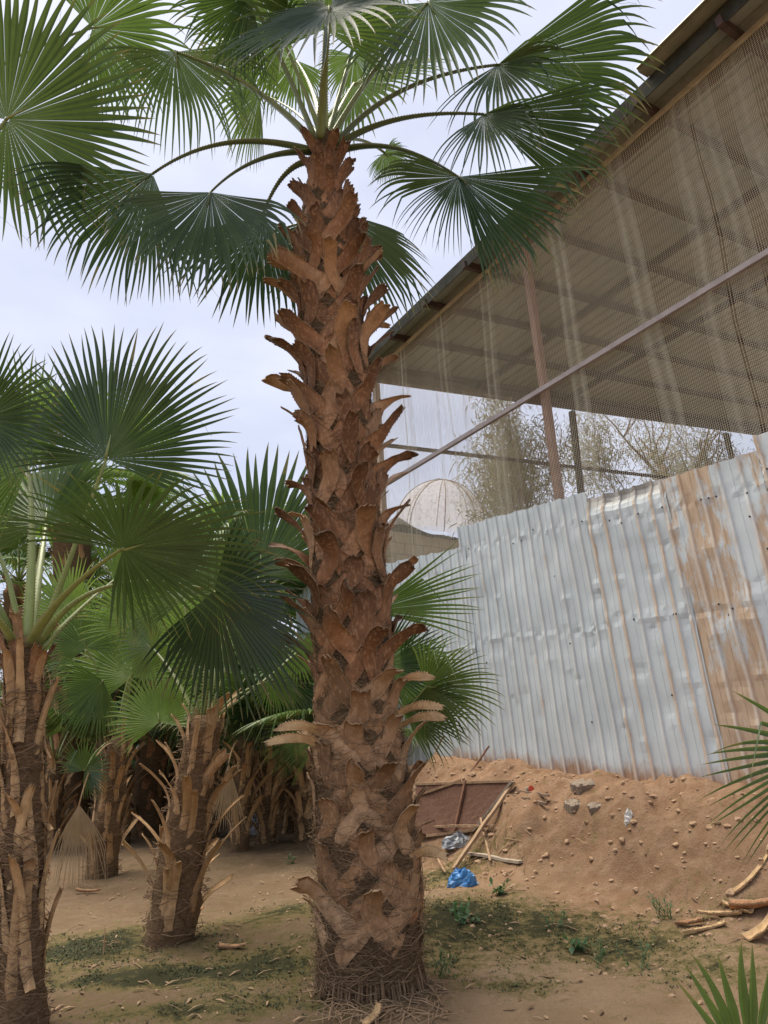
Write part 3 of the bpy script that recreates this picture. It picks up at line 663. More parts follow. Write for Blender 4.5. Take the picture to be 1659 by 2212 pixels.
mb = MB(); fibres(mb, A1, 800, .02, A1[-1, 2], ln=(.05, .16), out=.025, seed=31); mb.build('trunk_fibre', M['strand'], p1)['kind'] = 'stuff'
TB = (50, 1400, Y1)
kk = dict(w0=.034, w1=.010, ptone=.75)
def cr1(b, c, h, t, n, **q):
    a = dict(kk); a.update(q); return crown(p1, None, b, c, h, t, n, **a)
cr1((75, 1410, Y1), (130, 1270, Y1), (230, 990, Y1 - .1), (300, 690, Y1 - .25), (.1, .95, .25), half=1.85, fold=-.06, bend=.02, droop=.16, tone=.3, m='leaf_mid', N=54, split=.6, brk=.02, threads=8)
cr1((60, 1410, Y1), (100, 1290, Y1 - .3), (265, 1185, Y1 - .55), (575, 1090, Y1 - .75), (.0, .4, .92), half=2.3, fold=.12, bend=.06, droop=.4, tone=.2, m='leaf_mid', N=50, split=.5, brk=.08)
cr1((80, 1400, Y1), (180, 1200, Y1 - .1), (462, 1277, Y1 + .1), (680, 1485, Y1 + .2), (.35, .75, .5), half=1.7, fold=.25, bend=.08, droop=.3, tone=.1, N=50, split=.6, brk=.05, m='leaf_shaded')  # overshadowed fan, its shade carried by the leaf colour
cr1((30, 1410, Y1), (-40, 1250, Y1), (-40, 905, Y1 - .35), (130, 800, Y1 - .5), (.2, .9, .4), m='leaf_mid', half=2.0, fold=.1, bend=.05, droop=.3, tone=.12, N=46, split=.5, brk=.05)
cr1((45, 1405, Y1), (-330, 700, Y1), (14, 258, Y1 - .2), (300, 100, Y1 - .35), (.1, .75, .65), half=2.5, fold=.05, bend=.03, droop=.22, m='leaf_mid', tone=.7, N=64, split=.62, brk=.03, w0=.028, w1=.012, threads=8)
cr1((55, 1400, Y1), (80, 1150, Y1 + .2), (60, 1000, Y1 + .5), (-90, 850, Y1 + .5), (.1, .9, .4), half=2.0, fold=.1, bend=.05, droop=.4, tone=.6, N=44)
cr1((45, 1405, Y1), (25, 1200, Y1), (-60, 1100, Y1), (-220, 1000, Y1), (-.3, .6, .7), half=2.0, fold=.15, bend=.05, droop=.4, tone=.4, N=44)
cr1((40, 1405, Y1), (10, 1340, Y1 - .2), (-90, 1260, Y1 - .5), (-250, 1330, Y1 - .7), (-.3, .4, .8), half=2.0, fold=.15, bend=.05, droop=.5, tone=.3, N=44)
cr1((88, 1405, Y1), (160, 1320, Y1 + .1), (250, 1250, Y1 + .3), (400, 1180, Y1 + .6), (.2, .7, .6), half=1.9, fold=.15, bend=.05, droop=.5, tone=.45, N=44)
cr1((60, 1400, Y1 + .05), (90, 1200, Y1 + .5), (100, 1130, Y1 + .9), (120, 950, Y1 + 1.2), (0, .8, .5), half=2.0, fold=.1, bend=.05, droop=.4, tone=.5, N=44)
cr1((35, 1395, Y1 - .05), (-620, 300, Y1 - .2), (200, 60, Y1 + .3), (420, 40, Y1 + .5), (.2, .5, .85), half=2.2, fold=.2, bend=.1, droop=.9, tone=.35, N=52, brk=.2, w0=.026)
cr1((30, 1395, Y1 - .05), (-300, 800, Y1), (-60, 340, Y1 + .6), (40, 330, Y1 + .9), (.1, .5, .85), half=2.0, fold=.2, bend=.1, droop=.6, tone=.2, N=44)

# ------------------------------------------------------------------ middle-distance palms
def small_palm(base, top, hw0, hw1, label, seed, nstr=34, hh=(.25, .5), ww=(.05, .08), mname='strap', fr=(), lift=(.04, .16), dark=.3, midw=None):
    gb = ground(*base); yb = float(gb[1])
    L_ = [(base[0], base[1] + 25, hw0), (base[0] + (top[0] - base[0]) * .45, base[1] + (top[1] - base[1]) * .45, midw or (hw0 + hw1) / 2), (top[0], top[1] + 20, hw1), (top[0], top[1], hw1 * .55)]
    A = axis_px(L_, yb)
    r = empty('fan_palm', gb, label, 'palm tree', PAL)
    trunk_core(A, 50, 24, .012, seed).build('trunk', M['core_tan' if seed < 44 else 'core'], r, True)
    straps(r, A, nstr, A[0, 2] + .02, A[-1, 2] - hh[0] * .8, seed * 10, hh, ww, mname, 34, lift, (.0, .5), toneR=(dark - .3, dark + .4), off=.006)
    mb = MB(); fibres(mb, A, 260, A[0, 2], A[-1, 2], ln=(.06, .2), out=.04, seed=seed, rad=.002); mb.build('trunk_fibre', M['strand'], r)['kind'] = 'stuff'
    return r, A, yb
p2, A2, Y2 = small_palm((365, 2030), (442, 1545), 52, 34, 'leaning young palm with shaggy split leaf bases left of the big trunk', 41, 44, (.3, .6), (.05, .085), fr=(), lift=(.06, .28), dark=.3, midw=48)
def cr(r, y, b, c, h, t, n, **q):
    a = dict(w0=.02, w1=.008, half=2.0, fold=.12, bend=.06, droop=.4, tone=.4, N=42, split=.55, brk=.06, ptone=.6); a.update(q)
    return crown(r, None, (b[0], b[1], y), (c[0], c[1], y), (h[0], h[1], y + (h[2] if len(h) > 2 else 0)), (t[0], t[1], y + (t[2] if len(t) > 2 else 0)), n, **a)
cr(p2, Y2, (430, 1550), (415, 1420), (398, 1290, .1), (360, 1150, .3), (0, .9, .4), tone=.75)
cr(p2, Y2, (440, 1550), (445, 1400), (470, 1165, -.2), (400, 1260, -.5), (-.2, .5, .8), tone=.55, droop=1.6, fold=.4, half=2.1)
cr(p2, Y2, (452, 1550), (500, 1400), (560, 1240, .2), (590, 960, .4), (0, .95, .3), tone=.18, half=1.7, droop=.1, fold=-.05, bend=0, split=.6)
cr(p2, Y2, (445, 1550), (470, 1420), (500, 1330, .4), (580, 1230, .8), (.2, .7, .6), tone=.5)
cr(p2, Y2, (425, 1555), (380, 1450), (330, 1400, .4), (260, 1330, .6), (-.2, .7, .6), tone=.6)
cr(p2, Y2, (455, 1555), (520, 1480), (590, 1470, .3), (660, 1540, .4), (.3, .6, .6), tone=.1, droop=.7)
cr(p2, Y2, (455, 1555), (540, 1500), (640, 1410, .6), (740, 1420, .8), (.3, .6, .6), tone=.05)
p3, A3, Y3 = small_palm((215, 1895), (256, 1590), 33, 22, 'small palm with a dark red lower trunk behind the left straps', 42, 26, (.35, .6), (.06, .09), lift=(.05, .2), dark=.2, midw=30)
cr(p3, Y3, (262, 1590), (270, 1500), (285, 1462, -.1), (265, 1300, .1), (0, .95, .3), tone=.8, m='leaf_lime')
cr(p3, Y3, (245, 1590), (225, 1460), (186, 1400, -.2), (165, 1290, -.3), (-.1, .9, .4), tone=.5)
cr(p3, Y3, (262, 1590), (300, 1520), (345, 1480, .1), (450, 1400, .4), (.3, .7, .6), tone=.6)
cr(p3, Y3, (250, 1590), (235, 1530), (222, 1470, -.3), (110, 1580, -.6), (-.4, .7, .5), tone=.25, half=1.3, droop=.15, fold=.1)
cr(p3, Y3, (250, 1600), (215, 1600), (182, 1665, -.5), (225, 1610, -.7), (.1, .95, .2), tone=.15, half=2.4, N=40, droop=.2)
cr(p3, Y3, (240, 1590), (225, 1500), (250, 1440, .3), (200, 1380, .4), (-.1, .9, .4), tone=.8)
cr(p3, Y3, (258, 1590), (262, 1450), (330, 1380, .5), (360, 1250, .8), (.1, .9, .3), tone=.65)
for (h, t, tn) in [((300, 1350, -.3), (330, 1200, -.2), 1.), ((420, 1390, -.6), (480, 1270, -.5), .9), ((345, 1560, -.8), (330, 1430, -.7), 1.), ((150, 1330, .2), (90, 1220, .3), .9)]:
    cr(p3, Y3, (256, 1600), ((256 + h[0]) / 2 + 10, (1600 + h[1]) / 2), h, t, (.05, .9, .35), tone=tn, droop=.35, brk=.1, m='leaf_lime')
hub = at(171, 1738, Y3 - .6); frond(p3, hub, at(160, 1955, Y3 - .6), (-.05, -1, .1), bez(at(248, 1605, Y3), at(205, 1600, Y3 - .5), hub, 12), half=.62, N=32, split=.3, fold=.25, bend=.1, droop=1.6, tone=.3, m='dry', brk=.5, w0=.014, w1=.008, name='dead_frond', pm='strap', label='straw coloured dead leaf hanging to the ground')
p4, A4, Y4 = small_palm((515, 1838), (532, 1590), 20, 16, 'small palm with a reddish stub base between the leaning palm and big trunk', 43, 22, (.4, .7), (.07, .1), lift=(.1, .3), dark=.2, midw=20)
cr(p4, Y4, (530, 1590), (520, 1500), (500, 1440), (450, 1360, .2), (-.1, .9, .4), tone=.3, w0=.025)
cr(p4, Y4, (534, 1590), (545, 1490), (580, 1440), (640, 1370, .2), (.2, .9, .4), tone=.25, w0=.025)
cr(p4, Y4, (534, 1590), (560, 1530), (610, 1520), (690, 1560, -.1), (.2, .8, .5), tone=.15, w0=.025)
for (h, t, tn) in [((615, 1470, -.4), (690, 1590, -.6), .3), ((575, 1530, -.2), (500, 1610, -.3), .2), ((640, 1560, .3), (700, 1650, .3), .4)]:
    cr(p4, Y4, (534, 1595), ((534 + h[0]) / 2, h[1] - 10), h, t, (.1, .85, .45), tone=tn, droop=.4, m='leaf_mid')
hub = at(494, 1648, Y4 - .8); frond(p4, hub, at(488, 1800, Y4 - .8), (.1, -1, .1), bez(at(525, 1600, Y4), at(505, 1590, Y4 - .5), hub, 8), half=.3, N=16, split=.6, fold=.3, bend=.02, droop=.1, tone=.6, m='dry', w0=.014, w1=.008, name='dead_frond', pm='strap')
for q, (b, t, hw, lab) in enumerate([((258, 1822), (262, 1640), 22, 'short stump like palm between the small red palm and dark shaggy trunk'), ((452, 1812), (455, 1640), 20, 'short palm half hidden behind the right side of the leaning palm'), ((575, 1822), (580, 1650), 20, 'short shaggy palm just right of the reddish stub palm'), ((110, 1835), (118, 1650), 24, 'short palm beside the hanging dead leaf on its left')]):
    r, A, yb = small_palm(b, t, hw, hw * .8, lab, 80 + q, 30, (.35, .65), (.06, .1), lift=(.08, .3), dark=.1)
    for m_ in range(7):
        a_ = m_ * 2.4 + q; dv = np.array([math.cos(a_) * .6, math.sin(a_) * .6, .8]); h_ = A[-1, :3] + dv * rng.uniform(.6, .9)
        frond(r, h_, h_ + unit(dv * [1.2, 1.2, .5]) * rng.uniform(.6, .85), (-dv[0] * .5, -dv[1] * .5, 1), bez(A[-1, :3], A[-1, :3] + dv * .4 + [0, 0, .1], h_, 8), N=34, tone=rng.uniform(.2, .9), droop=rng.uniform(.3, 1.), w0=.02, w1=.009, teeth=False)
p5, A5, Y5 = small_palm((150, 1805), (158, 1030), 42, 36, 'tall brown trunked palm far left rising above the smaller palms', 44, 60, (.3, .5), (.12, .17), 'boot', lift=(.05, .16), dark=.45, midw=40)
p6, A6, Y6 = small_palm((312, 1806), (352, 1440), 32, 26, 'dark shaggy trunk behind the leaning palm', 45, 44, (.25, .45), (.12, .16), 'boot', lift=(.05, .15), dark=.05, midw=32)
p7, A7, Y7 = small_palm((615, 1800), (605, 1560), 22, 20, 'slim far trunk beside the big trunk on its left', 46, 30, (.3, .6), (.08, .12), 'strap', lift=(.05, .25), dark=.1)
p8, A8, Y8 = small_palm((660, 1815), (660, 1590), 24, 20, 'far trunk partly hidden behind the left side of the big trunk', 47, 30, (.3, .6), (.08, .12), 'strap', lift=(.05, .2), dark=.1)
p9, A9, Y9 = small_palm((775, 1990), (795, 1590), 40, 30, 'low palm behind the big trunk with fans reaching over the metal fence', 48, 24, (.3, .5), (.06, .09), 'strap', lift=(.04, .12), dark=.3)
cr(p9, Y9, (800, 1590), (790, 1420), (800, 1320, 0), (1040, 1255, 0), (.1, .6, .75), half=.55, N=16, split=.5, tone=.15, droop=.15, fold=.05)
cr(p9, Y9, (800, 1590), (800, 1500), (820, 1440, .1), (960, 1370, .1), (.2, .8, .5), half=1.5, tone=.35, droop=.25, N=44)
cr(p9, Y9, (805, 1590), (860, 1560), (922, 1482, -.1), (1095, 1480, -.15), (.1, .75, .65), half=1.75, tone=.9, droop=.35, N=40, fold=.1, split=.5)
cr(p9, Y9, (800, 1595), (840, 1540), (870, 1530, .1), (1035, 1560, .1), (.1, .7, .6), half=1.0, tone=.2, droop=.3, N=32)
cr(p9, Y9, (780, 1600), (740, 1570), (700, 1580, -.1), (560, 1630, -.15), (-.1, .75, .6), half=.75, tone=.4, droop=.3, N=30, split=.35)
cr(p9, Y9, (790, 1595), (790, 1480), (760, 1440, .2), (690, 1380, .3), (-.1, .8, .5), tone=.2)
cr(p9, Y9, (800, 1595), (860, 1520), (860, 1470, .3), (1000, 1420, .5), (.2, .7, .6), half=1.5, tone=.3, N=40)
# crowns of the far palms: a few blade shapes shared by copies
FV = []
for q in range(6):
    SEED[0] += 1; v, f, d = blade(1., 2.0, 40, .5, [.15, .3, .05, .4, .2, .1][q], .1, [.5, 1., .3, 1.4, .7, .4][q], (0, -.5, -.8), [.95, .7, 1., .4, .2, .75][q], SEED[0])
    mb = MB(); mb.add(v, f, d); me = mb.build('frond', M['leaf_lime' if q in (0, 2) else 'leaf']); FV.append(me.data); bpy.data.objects.remove(me)  # paler variants carry the backlight of the far crowns in their colour
PV = []
for q in range(3):
    mb = MB(); petiole_mesh(mb, bez(np.zeros(3), np.array([0, .55, .12 + .1 * q]), np.array([0, 1., 0]), 9), .03, .012, .6, False); o = mb.build('petiole', M['petiole'], None, True); PV.append(o.data); bpy.data.objects.remove(o)
def far_crown(root, top, n, size, seed, dark=False, el=(.0, 1.3), pl=1.0):
    r_ = np.random.default_rng(seed); top = np.asarray(top); base = np.array(root.location)
    for k in range(n):
        az = k * 2.4 + r_.normal(0, .2); e = el[0] + (el[1] - el[0]) * ((k + .5) / n) + r_.normal(0, .1)
        dv = np.array([math.cos(az) * math.cos(e), math.sin(az) * math.cos(e), math.sin(e)]); plen = size * r_.uniform(.8, 1.15) * pl
        hub = top + dv * plen; dd_ = unit(dv * [1.3, 1.3, .5]); B = frame(dd_, unit(np.array([-dv[0] * .4, -dv[1] * .4, 1])))
        me = FV[r_.integers(0, 3) if not dark else r_.integers(3, 6)]
        o = bpy.data.objects.new('frond', me); COL.objects.link(o); o.parent = root; s = size * r_.uniform(.85, 1.1)
        m4 = Matrix(B.tolist()).to_4x4(); mo = Matrix.Translation(Vector((hub - base).tolist())) @ m4 @ Matrix.Scale(s, 4); o.matrix_local = mo
        q = bpy.data.objects.new('petiole', PV[k % 3]); COL.objects.link(q); q.parent = o
        B2 = frame(dv, B[:, 2]); m2 = Matrix(B2.tolist()).to_4x4()
        w_ = Matrix.Translation(Vector((top - base).tolist())) @ m2 @ Matrix.Diagonal((1, plen, 1, 1))
        q.matrix_local = mo.inverted() @ w_
far_crown(p5, A5[-1, :3], 22, 1.3, 1, el=(-.35, 1.3))
far_crown(p6, A6[-1, :3], 16, 1.1, 2, el=(-.2, 1.3))
far_crown(p7, A7[-1, :3], 14, 1.0, 3, True)
far_crown(p8, A8[-1, :3], 14, 1.0, 4, True)
FARL = [((60, 1780), (40, 1260), 36, 'shaggy far palm at the left edge behind the strapped trunk'),
        ((235, 1775), (240, 1480), 30, 'stout far palm between the hanging dead leaf and dark shaggy trunk'),
        ((430, 1770), (440, 1330), 30, 'far palm directly behind the leaning palm'),
        ((565, 1768), (570, 1380), 28, 'far palm with dark crown left of the big trunk'),
        ((110, 1760), (95, 1420), 30, 'low far palm behind the tall brown trunk'),
        ((500, 1752), (505, 1250), 26, 'farthest palm seen over the leaning palm'),
        ((350, 1755), (330, 1240), 28, 'distant palm whose pale crown fills the gap above the dark shaggy trunk'),
        ((-60, 1770), (-70, 1150), 34, 'far palm just outside the left edge'),
        ((200, 1745), (205, 1600), 26, 'squat distant palm low between the tall brown trunk and dark shaggy trunk'),
        ((275, 1735), (270, 1560), 24, 'squat distant palm just left of the dark shaggy trunk'),
        ((400, 1738), (395, 1570), 24, 'squat distant palm between dark shaggy trunk and leaning palm'),
        ((475, 1735), (470, 1580), 24, 'squat distant palm just right of the leaning palm'),
        ((560, 1735), (560, 1590), 24, 'squat distant palm right of the reddish stub palm'),
        ((640, 1740), (640, 1600), 24, 'squat distant palm against the left side of the big trunk'),
        ((20, 1745), (20, 1590), 24, 'squat distant palm at the left edge')]
for q, (b, t, hw, lab) in enumerate(FARL):
    r, A, yb = small_palm(b, t, hw, hw * .8, lab, 60 + q, 40, (.3, .5), (.12, .18), 'boot', lift=(.06, .2), dark=.6)
    far_crown(r, A[-1, :3], 17, 1.25, 20 + q, q in (3, 12, 13), el=(-.45, 1.25))
# ------------------------------------------------------------------ palms just outside the right edge whose leaves reach in
gr = np.array([2.15, 2.75, float(gz(2.15, 2.75))]); pr_ = empty('fan_palm', gr, 'palm outside the right edge with one fan reaching in before the fence', 'palm tree', PAL)
AR = np.array([[gr[0], gr[1], gr[2] - .05, .13], [gr[0], gr[1], gr[2] + .3, .12], [gr[0], gr[1], gr[2] + .62, .1], [gr[0], gr[1], gr[2] + .7, .05]])
trunk_core(AR, 20, 20, .012, 77).build('trunk', M['core'], pr_, True); straps(pr_, AR, 16, AR[0, 2], AR[-1, 2] - .25, 770, (.2, .3), (.05, .08), 'strap', 16, (.03, .1))
h_ = at(1790, 1620, 2.35); frond(pr_, h_, at(1565, 1500, 2.1), (-.1, .85, .5), bez(AR[-1, :3], AR[-1, :3] + [0, 0, .25], h_, 10), half=1.35, N=30, split=.42, fold=.1, bend=.03, droop=.15, tone=.3, w0=.02, w1=.009)
for q in range(6):
    az = q * 1.05; dv = np.array([math.cos(az) * .6 + .35, math.sin(az) * .6, .75]); h_ = AR[-1, :3] + dv * .5
    frond(pr_, h_, h_ + unit(dv * [1, 1, .4]) * .5, (-dv[0] * .4, -dv[1] * .4, 1), bez(AR[-1, :3], AR[-1, :3] + dv * .25 + [0, 0, .05], h_, 8), N=34, tone=.35, droop=.4, w0=.018, w1=.008) if dv[0] > .3 else None
hb = at(1625, 2330, 1.75); gs = np.array([hb[0] + .06, hb[1], float(gz(hb[0] + .06, hb[1]))])
ps_ = empty('palm_seedling', gs, 'bright green palm seedling with upright leaf fingers in the lower right corner', 'palm seedling')
mbs = MB(); tube(mbs, [gs - [0, 0, .03], gs + [0, 0, .06]], [.025, .018], 8); mbs.build('stem', M['petiole'], ps_, True)
frond(ps_, hb, at(1590, 2040, 1.7), (.05, .95, .25), bez(gs + [0, 0, .04], (gs + hb) / 2 + [.02, 0, 0], hb, 6), half=.6, N=9, split=.55, fold=0, bend=0, droop=.05, tone=.95, w0=.01, w1=.006, brk=0, teeth=False)
frond(ps_, hb + [.1, .04, -.1], hb + [.33, .1, .12], (-.1, .9, .3), bez(gs + [0, 0, .04], (gs + hb) / 2 + [.06, .02, -.04], hb + [.1, .04, -.1], 6), half=.5, N=7, split=.55, fold=0, bend=0, droop=.1, tone=.9, w0=.01, w1=.006, brk=0, teeth=False)

# ------------------------------------------------------------------ corrugated metal fence
fr = empty('metal_fence', FD * 4.5 + FN * FC + np.array([0, 0, .7]), 'dented galvanised sheet fence with tan mud streaks on the earth bank', 'fence')
def A_(u, v):
    p = on_plane(u, v, FN, FC); return float(p @ FD), float(p[2])
tops = {0: ((640, 1262), (1003, 1180)), 1: ((988, 1140), (1262, 1063)), 2: ((1262, 1076), (1430, 1032)), 3: ((1420, 1040), (1630, 974)), 4: ((1626, 942), (1740, 898)), 5: None}
SH = []
for k in range(5):
    (u0, v0), (u1, v1) = tops[k]; a0, z0 = A_(u0, v0); a1, z1 = A_(u1, v1); SH.append([a0, z0, a1, z1])
a_e, z_e = SH[4][2], SH[4][3]; SH.append([a_e + .05, z_e - .12, a_e - 1.3, z_e + .05]); SH.append([a_e - 1.25, z_e - .05, a_e - 2.6, z_e - .02])
SHEAR = .035
scr = MB(); tube(scr, [(0, 0, 0), (0, .004, 0)], [.009, .008], 8); tube(scr, [(0, .004, 0), (0, .009, 0)], [.005, .0045], 6); so_ = scr.build('screw', M['screw']); SCM = so_.data; bpy.data.objects.remove(so_)
SB = frame(-FN, (0, 0, 1)); 
for k, (a0, z0, a1, z1) in enumerate(SH):
    r_ = np.random.default_rng(300 + k); offn = -.004 - .006 * (k % 2)
    wdt = a0 - a1; nr = max(2, round(wdt / .165)); pit = wdt / nr; prof = []; colr = []
    for i in range(nr):
        b0 = i * pit; dr = r_.random(); pan = r_.random()
        for x, h, c in [(0, .0, 0), (.009, .018, 1), (.032, .018, 1), (.041, .0, 0), (.07, .0, 2), (pit * .62, .0, 2), (pit * .64, .004, 2), (pit * .70, .004, 2), (pit * .72, 0, 2), (pit * .985, 0, 2)]:
            prof.append((b0 + x, h)); colr.append((i, c, dr, pan))
    prof.append((wdt, 0)); colr.append((nr - 1, 2, 0, 0)); prof = np.array(prof); nz = 58
    t = np.linspace(0, 1, nz); V = np.zeros((nz, len(prof), 3)); D = np.zeros((nz, len(prof), 3))
    dents = [(r_.uniform(0, wdt), r_.uniform(.15, .97), r_.uniform(.03, .09), r_.choice([-1, 1]) * r_.uniform(.004, .012)) for q in range(30)]
    rows = [.55 + r_.normal(0, .03), .9]
    for i, (x, h) in enumerate(prof):
        q = x / wdt; zt = z0 + (z1 - z0) * q + .012 * float(fbm(x * 9, k * 3., 7, 3)); ac = a0 - x
        base = FD * ac + FN * FC; zb = float(gz(base[0], base[1])) - .12
        zz = zb + (zt - zb) * t; sh = SHEAR * (zz - zt)
        o = h + .012 * fbm(np.full(nz, x * 2.2), zz * 1.6 + k * 9, 15, 3)
        for (dx, dz, ds, da_) in dents: o = o + da_ * np.exp(-(((x - dx) / ds) ** 2 + ((t - dz) * 2.7 / (ds * .8)) ** 2))
        for rw in rows: o = o + .009 * np.exp(-((t - rw) / .014) ** 2) * vnoise(np.full(nz, x * 22), t * 40, k) * 1.6
        if k == 2: o = o - .05 * sstep(.93, .985, t) * (1 + .5 * vnoise(np.full(nz, x * 12), t * 30, 3))
        P = base[None, :] * [1, 1, 0] + FD[None, :] * sh[:, None] - FN[None, :] * (o + offn + .0)[:, None]; P[:, 2] = zz; V[:, i] = P
        ii, c, dr, pan = colr[i]
        dirt = [.12, .16, .06][c] if k < 2 else [.22, .5, .1][c] if k == 2 else [.6, .75, .35][c]
        if k <= 2 and c == 1: dirt *= (.5 + dr)
        if k == 3: dirt = .1 + .3 * (pan < .7) if c == 2 else .45
        if k == 3 and ii in (0, 1, 2): dirt = max(dirt, .42 + .1 * (ii > 0))
        if k in (4, 5, 6): dirt *= .6
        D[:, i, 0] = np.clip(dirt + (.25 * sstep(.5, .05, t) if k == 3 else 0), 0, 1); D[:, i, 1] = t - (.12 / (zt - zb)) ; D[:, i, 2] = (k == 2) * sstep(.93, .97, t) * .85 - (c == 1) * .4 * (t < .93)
    mb = MB(); mb.add(V.reshape(-1, 3), grid_faces(nz, len(prof)), D.reshape(-1, 3))
    # folded back face for thickness
    Vb = V + FN[None, None, :] * .0015; mb.add(Vb.reshape(-1, 3), grid_faces(nz, len(prof))[:, ::-1], D.reshape(-1, 3))
    o = mb.build('fence_sheet', M['fence'], fr)
    if k == 3: o['label'] = 'sheet covered with tan mud'
    if k == 2: o['label'] = 'sheet with crumpled grey top edge'
    for q in range(9 if k < 5 else 4):
        j = r_.integers(3, len(prof) - 3); tt = r_.choice([rows[0], .9, r_.uniform(.2, .97)]) + r_.normal(0, .012); i_ = min(nz - 1, int(tt * (nz - 1)))
        s = bpy.data.objects.new('screw', SCM); COL.objects.link(s); s.parent = o
        s.matrix_local = Matrix.Translation(Vector((V[i_, j] - np.array(fr.location)).tolist())) @ Matrix(SB.tolist()).to_4x4()

# ------------------------------------------------------------------ netted open shed behind the fence
NC = 5.85
def N_(u, v): return on_plane(u, v, FN, NC)
C0 = N_(822, 1000)                          # far corner line
shed = empty('shed', (C0[0], C0[1], 0.7), 'open sided shed with sloping metal roof on brown steel posts', 'shed')
vA = N_(800, 812 + 90); vB = N_(1659, 30)
vA, vB = N_(830, 783), N_(1659, 30)
va = float(vA @ FD); vb = float(vB @ FD); slope = (vB[2] - vA[2]) / (vb - va)
ac = float(C0 @ FD)
def VZ(a): return vA[2] + slope * (a - va)              # height of the verge at along-coordinate a
aN = .2                                                  # near end of the shed (out of frame)
EW = FN                                                  # depth direction of the shed
# low eave line: through the corner, direction FN, small rise taken from the photo
wallc = ac                                               # plane  p.FD = ac
pE0 = on_plane(822, 838, FD, ac); pE1 = on_plane(1655, 950, FD, ac)
rise = (pE1[2] - pE0[2]) / ((pE1 - pE0) @ FN); DEP = float((pE1 - C0) @ FN) + 2.5
def RP(a, s):                                            # roof underside point: a along verge, s depth behind the net
    p = FD * a + FN * (NC + s); p[2] = VZ(a) + rise * s; return p
def corr_sheet(mb, a0, a1, s0, s1, lift, n, d=None, amp=.018, th=.004):
    V = []; prof = []
    pit = (s1 - s0) / n
    for i in range(n):
        for x, h in ((0, 0), (.02, 1), (.05, 1), (.07, 0)): prof.append((s0 + i * pit + x, h * amp * 1.4))
    prof.append((s1, 0)); al = np.linspace(a0, a1, 8)
    for a in al:
        for s, h in prof: p = RP(a, s); p[2] += lift + h; V.append(p)
    V = np.array(V); F = grid_faces(8, len(prof)); mb.add(V, F, d); mb.add(V + [0, 0, th], F[:, ::-1], d)
    m_ = len(prof); nt_ = 8 * m_
    for j in range(7): mb.add([V[j * m_], V[(j + 1) * m_], V[(j + 1) * m_] + [0, 0, th], V[j * m_] + [0, 0, th]], [[0, 1, 2, 3]], d)
mb = MB(); corr_sheet(mb, ac + .35, aN, -.32, DEP, .085, int(DEP * 4.5)); mb.build('roof', M['roof'], shed)
mb = MB(); aS = float(N_(1430, 150) @ FD)
corr_sheet(mb, aS, aN - .3, -.55, 1.2, .2, 8, amp=.028); mb.build('roof_overlap', M['roof_cream'], shed)
mb = MB()                                                # dark fascia strip of the sheet edge
for i in range(6): pass
pf0 = RP(ac + .35, -.33); pf1 = RP(aN, -.33); beam(mb, pf0 + [0, 0, .09], pf1 + [0, 0, .09], .012, .2); mb.build('roof_edge', M['roof_edge'], shed)
mb = MB(); pa = N_(800, 1030) * 0
q0 = RP(ac, -.03); q1 = RP(aN, -.03); beam(mb, q0 - [0, 0, .05], q1 - [0, 0, .05], .035, .05); mb.build('net_batten', M['batten'], shed)
# purlins along the depth, ends poking out at the verge
np_ = 10
for i in range(np_):
    a = ac - .05 + (aN - ac) * (i / (np_ - 1)) * 1.0
    mb = MB(); beam(mb, RP(a, -.38) + [0, 0, .03], RP(a, DEP) + [0, 0, .03], .06, .10); mb.build('purlin', M['steel'], shed)
aP = float(N_(1165, 850) @ FD)
for s in (.08, 2.35, 4.8):
    mb = MB(); beam(mb, RP(ac, s) - [0, 0, .07], RP(aN, s) - [0, 0, .07], .07, .1); mb.build('rafter', M['steel'], shed)
mb = MB(); beam(mb, RP(ac, 0) - [0, 0, .13], RP(ac, DEP) - [0, 0, .13], .08, .2); mb.build('eave_beam', M['steel'], shed)
def post(p, top, w_, m): 
    mb = MB(); g = float(gz(p[0], p[1])); beam(mb, np.array([p[0], p[1], g - .1]), top, w_, w_, up=FN); return mb.build('post', m, shed)
pb = N_(1203, 1100) + FN * .07; pt = N_(1128, 560) + FN * .07; dirp = (pt - pb) / (pt[2] - pb[2])
mb = MB(); bot = pb + dirp * (float(gz(pb[0], pb[1])) - .1 - pb[2]); tp = pb + dirp * (VZ(float(pb @ FD)) - .1 - pb[2]); beam(mb, bot, tp, .085, .085, up=FN); mb.build('post', M['post_red'], shed)
cb = N_(832, 1150); ct = N_(812, 830); mb = MB(); beam(mb, np.array([cb[0], cb[1], .5]), ct, .1, .1, up=FN); mb.build('post', M['post_pale'], shed)
for (u0, v0, u1, v1, mm) in [(1236, 892, 1257, 1080, 'steel'), (1568, 938, 1584, 1000, 'steel'), (1800, 950, 1812, 1000, 'steel')]:
    t_ = on_plane(u0, v0, FD, ac); b_ = on_plane(u1, v1, FD, ac); dd_ = (b_ - t_) / (b_[2] - t_[2]); mb = MB(); beam(mb, t_ + [0, 0, .03], t_ + dd_ * (.4 - t_[2]), .11, .11, up=FN); mb.build('post', M[mm], shed)
for a in (1.4,):
    p = FD * a + FN * (NC + .08); post(p, np.array([p[0], p[1], VZ(a) - .1]), .085, M['steel'])
r0 = on_plane(835, 962, FD, ac - .03); r1 = on_plane(1500, 1039, FD, ac - .03); mb = MB(); beam(mb, r0, r0 + (r1 - r0) * 1.6, .05, .06); mb.build('rail', M['steel'], shed)
r0 = N_(815, 1060) - FN * .03; r1 = N_(1659, 550) - FN * .03; mb = MB(); beam(mb, r0, r0 + (r1 - r0) * 1.28, .05, .06, up=(0, 0, 1)); mb.build('rail', M['rail'], shed)
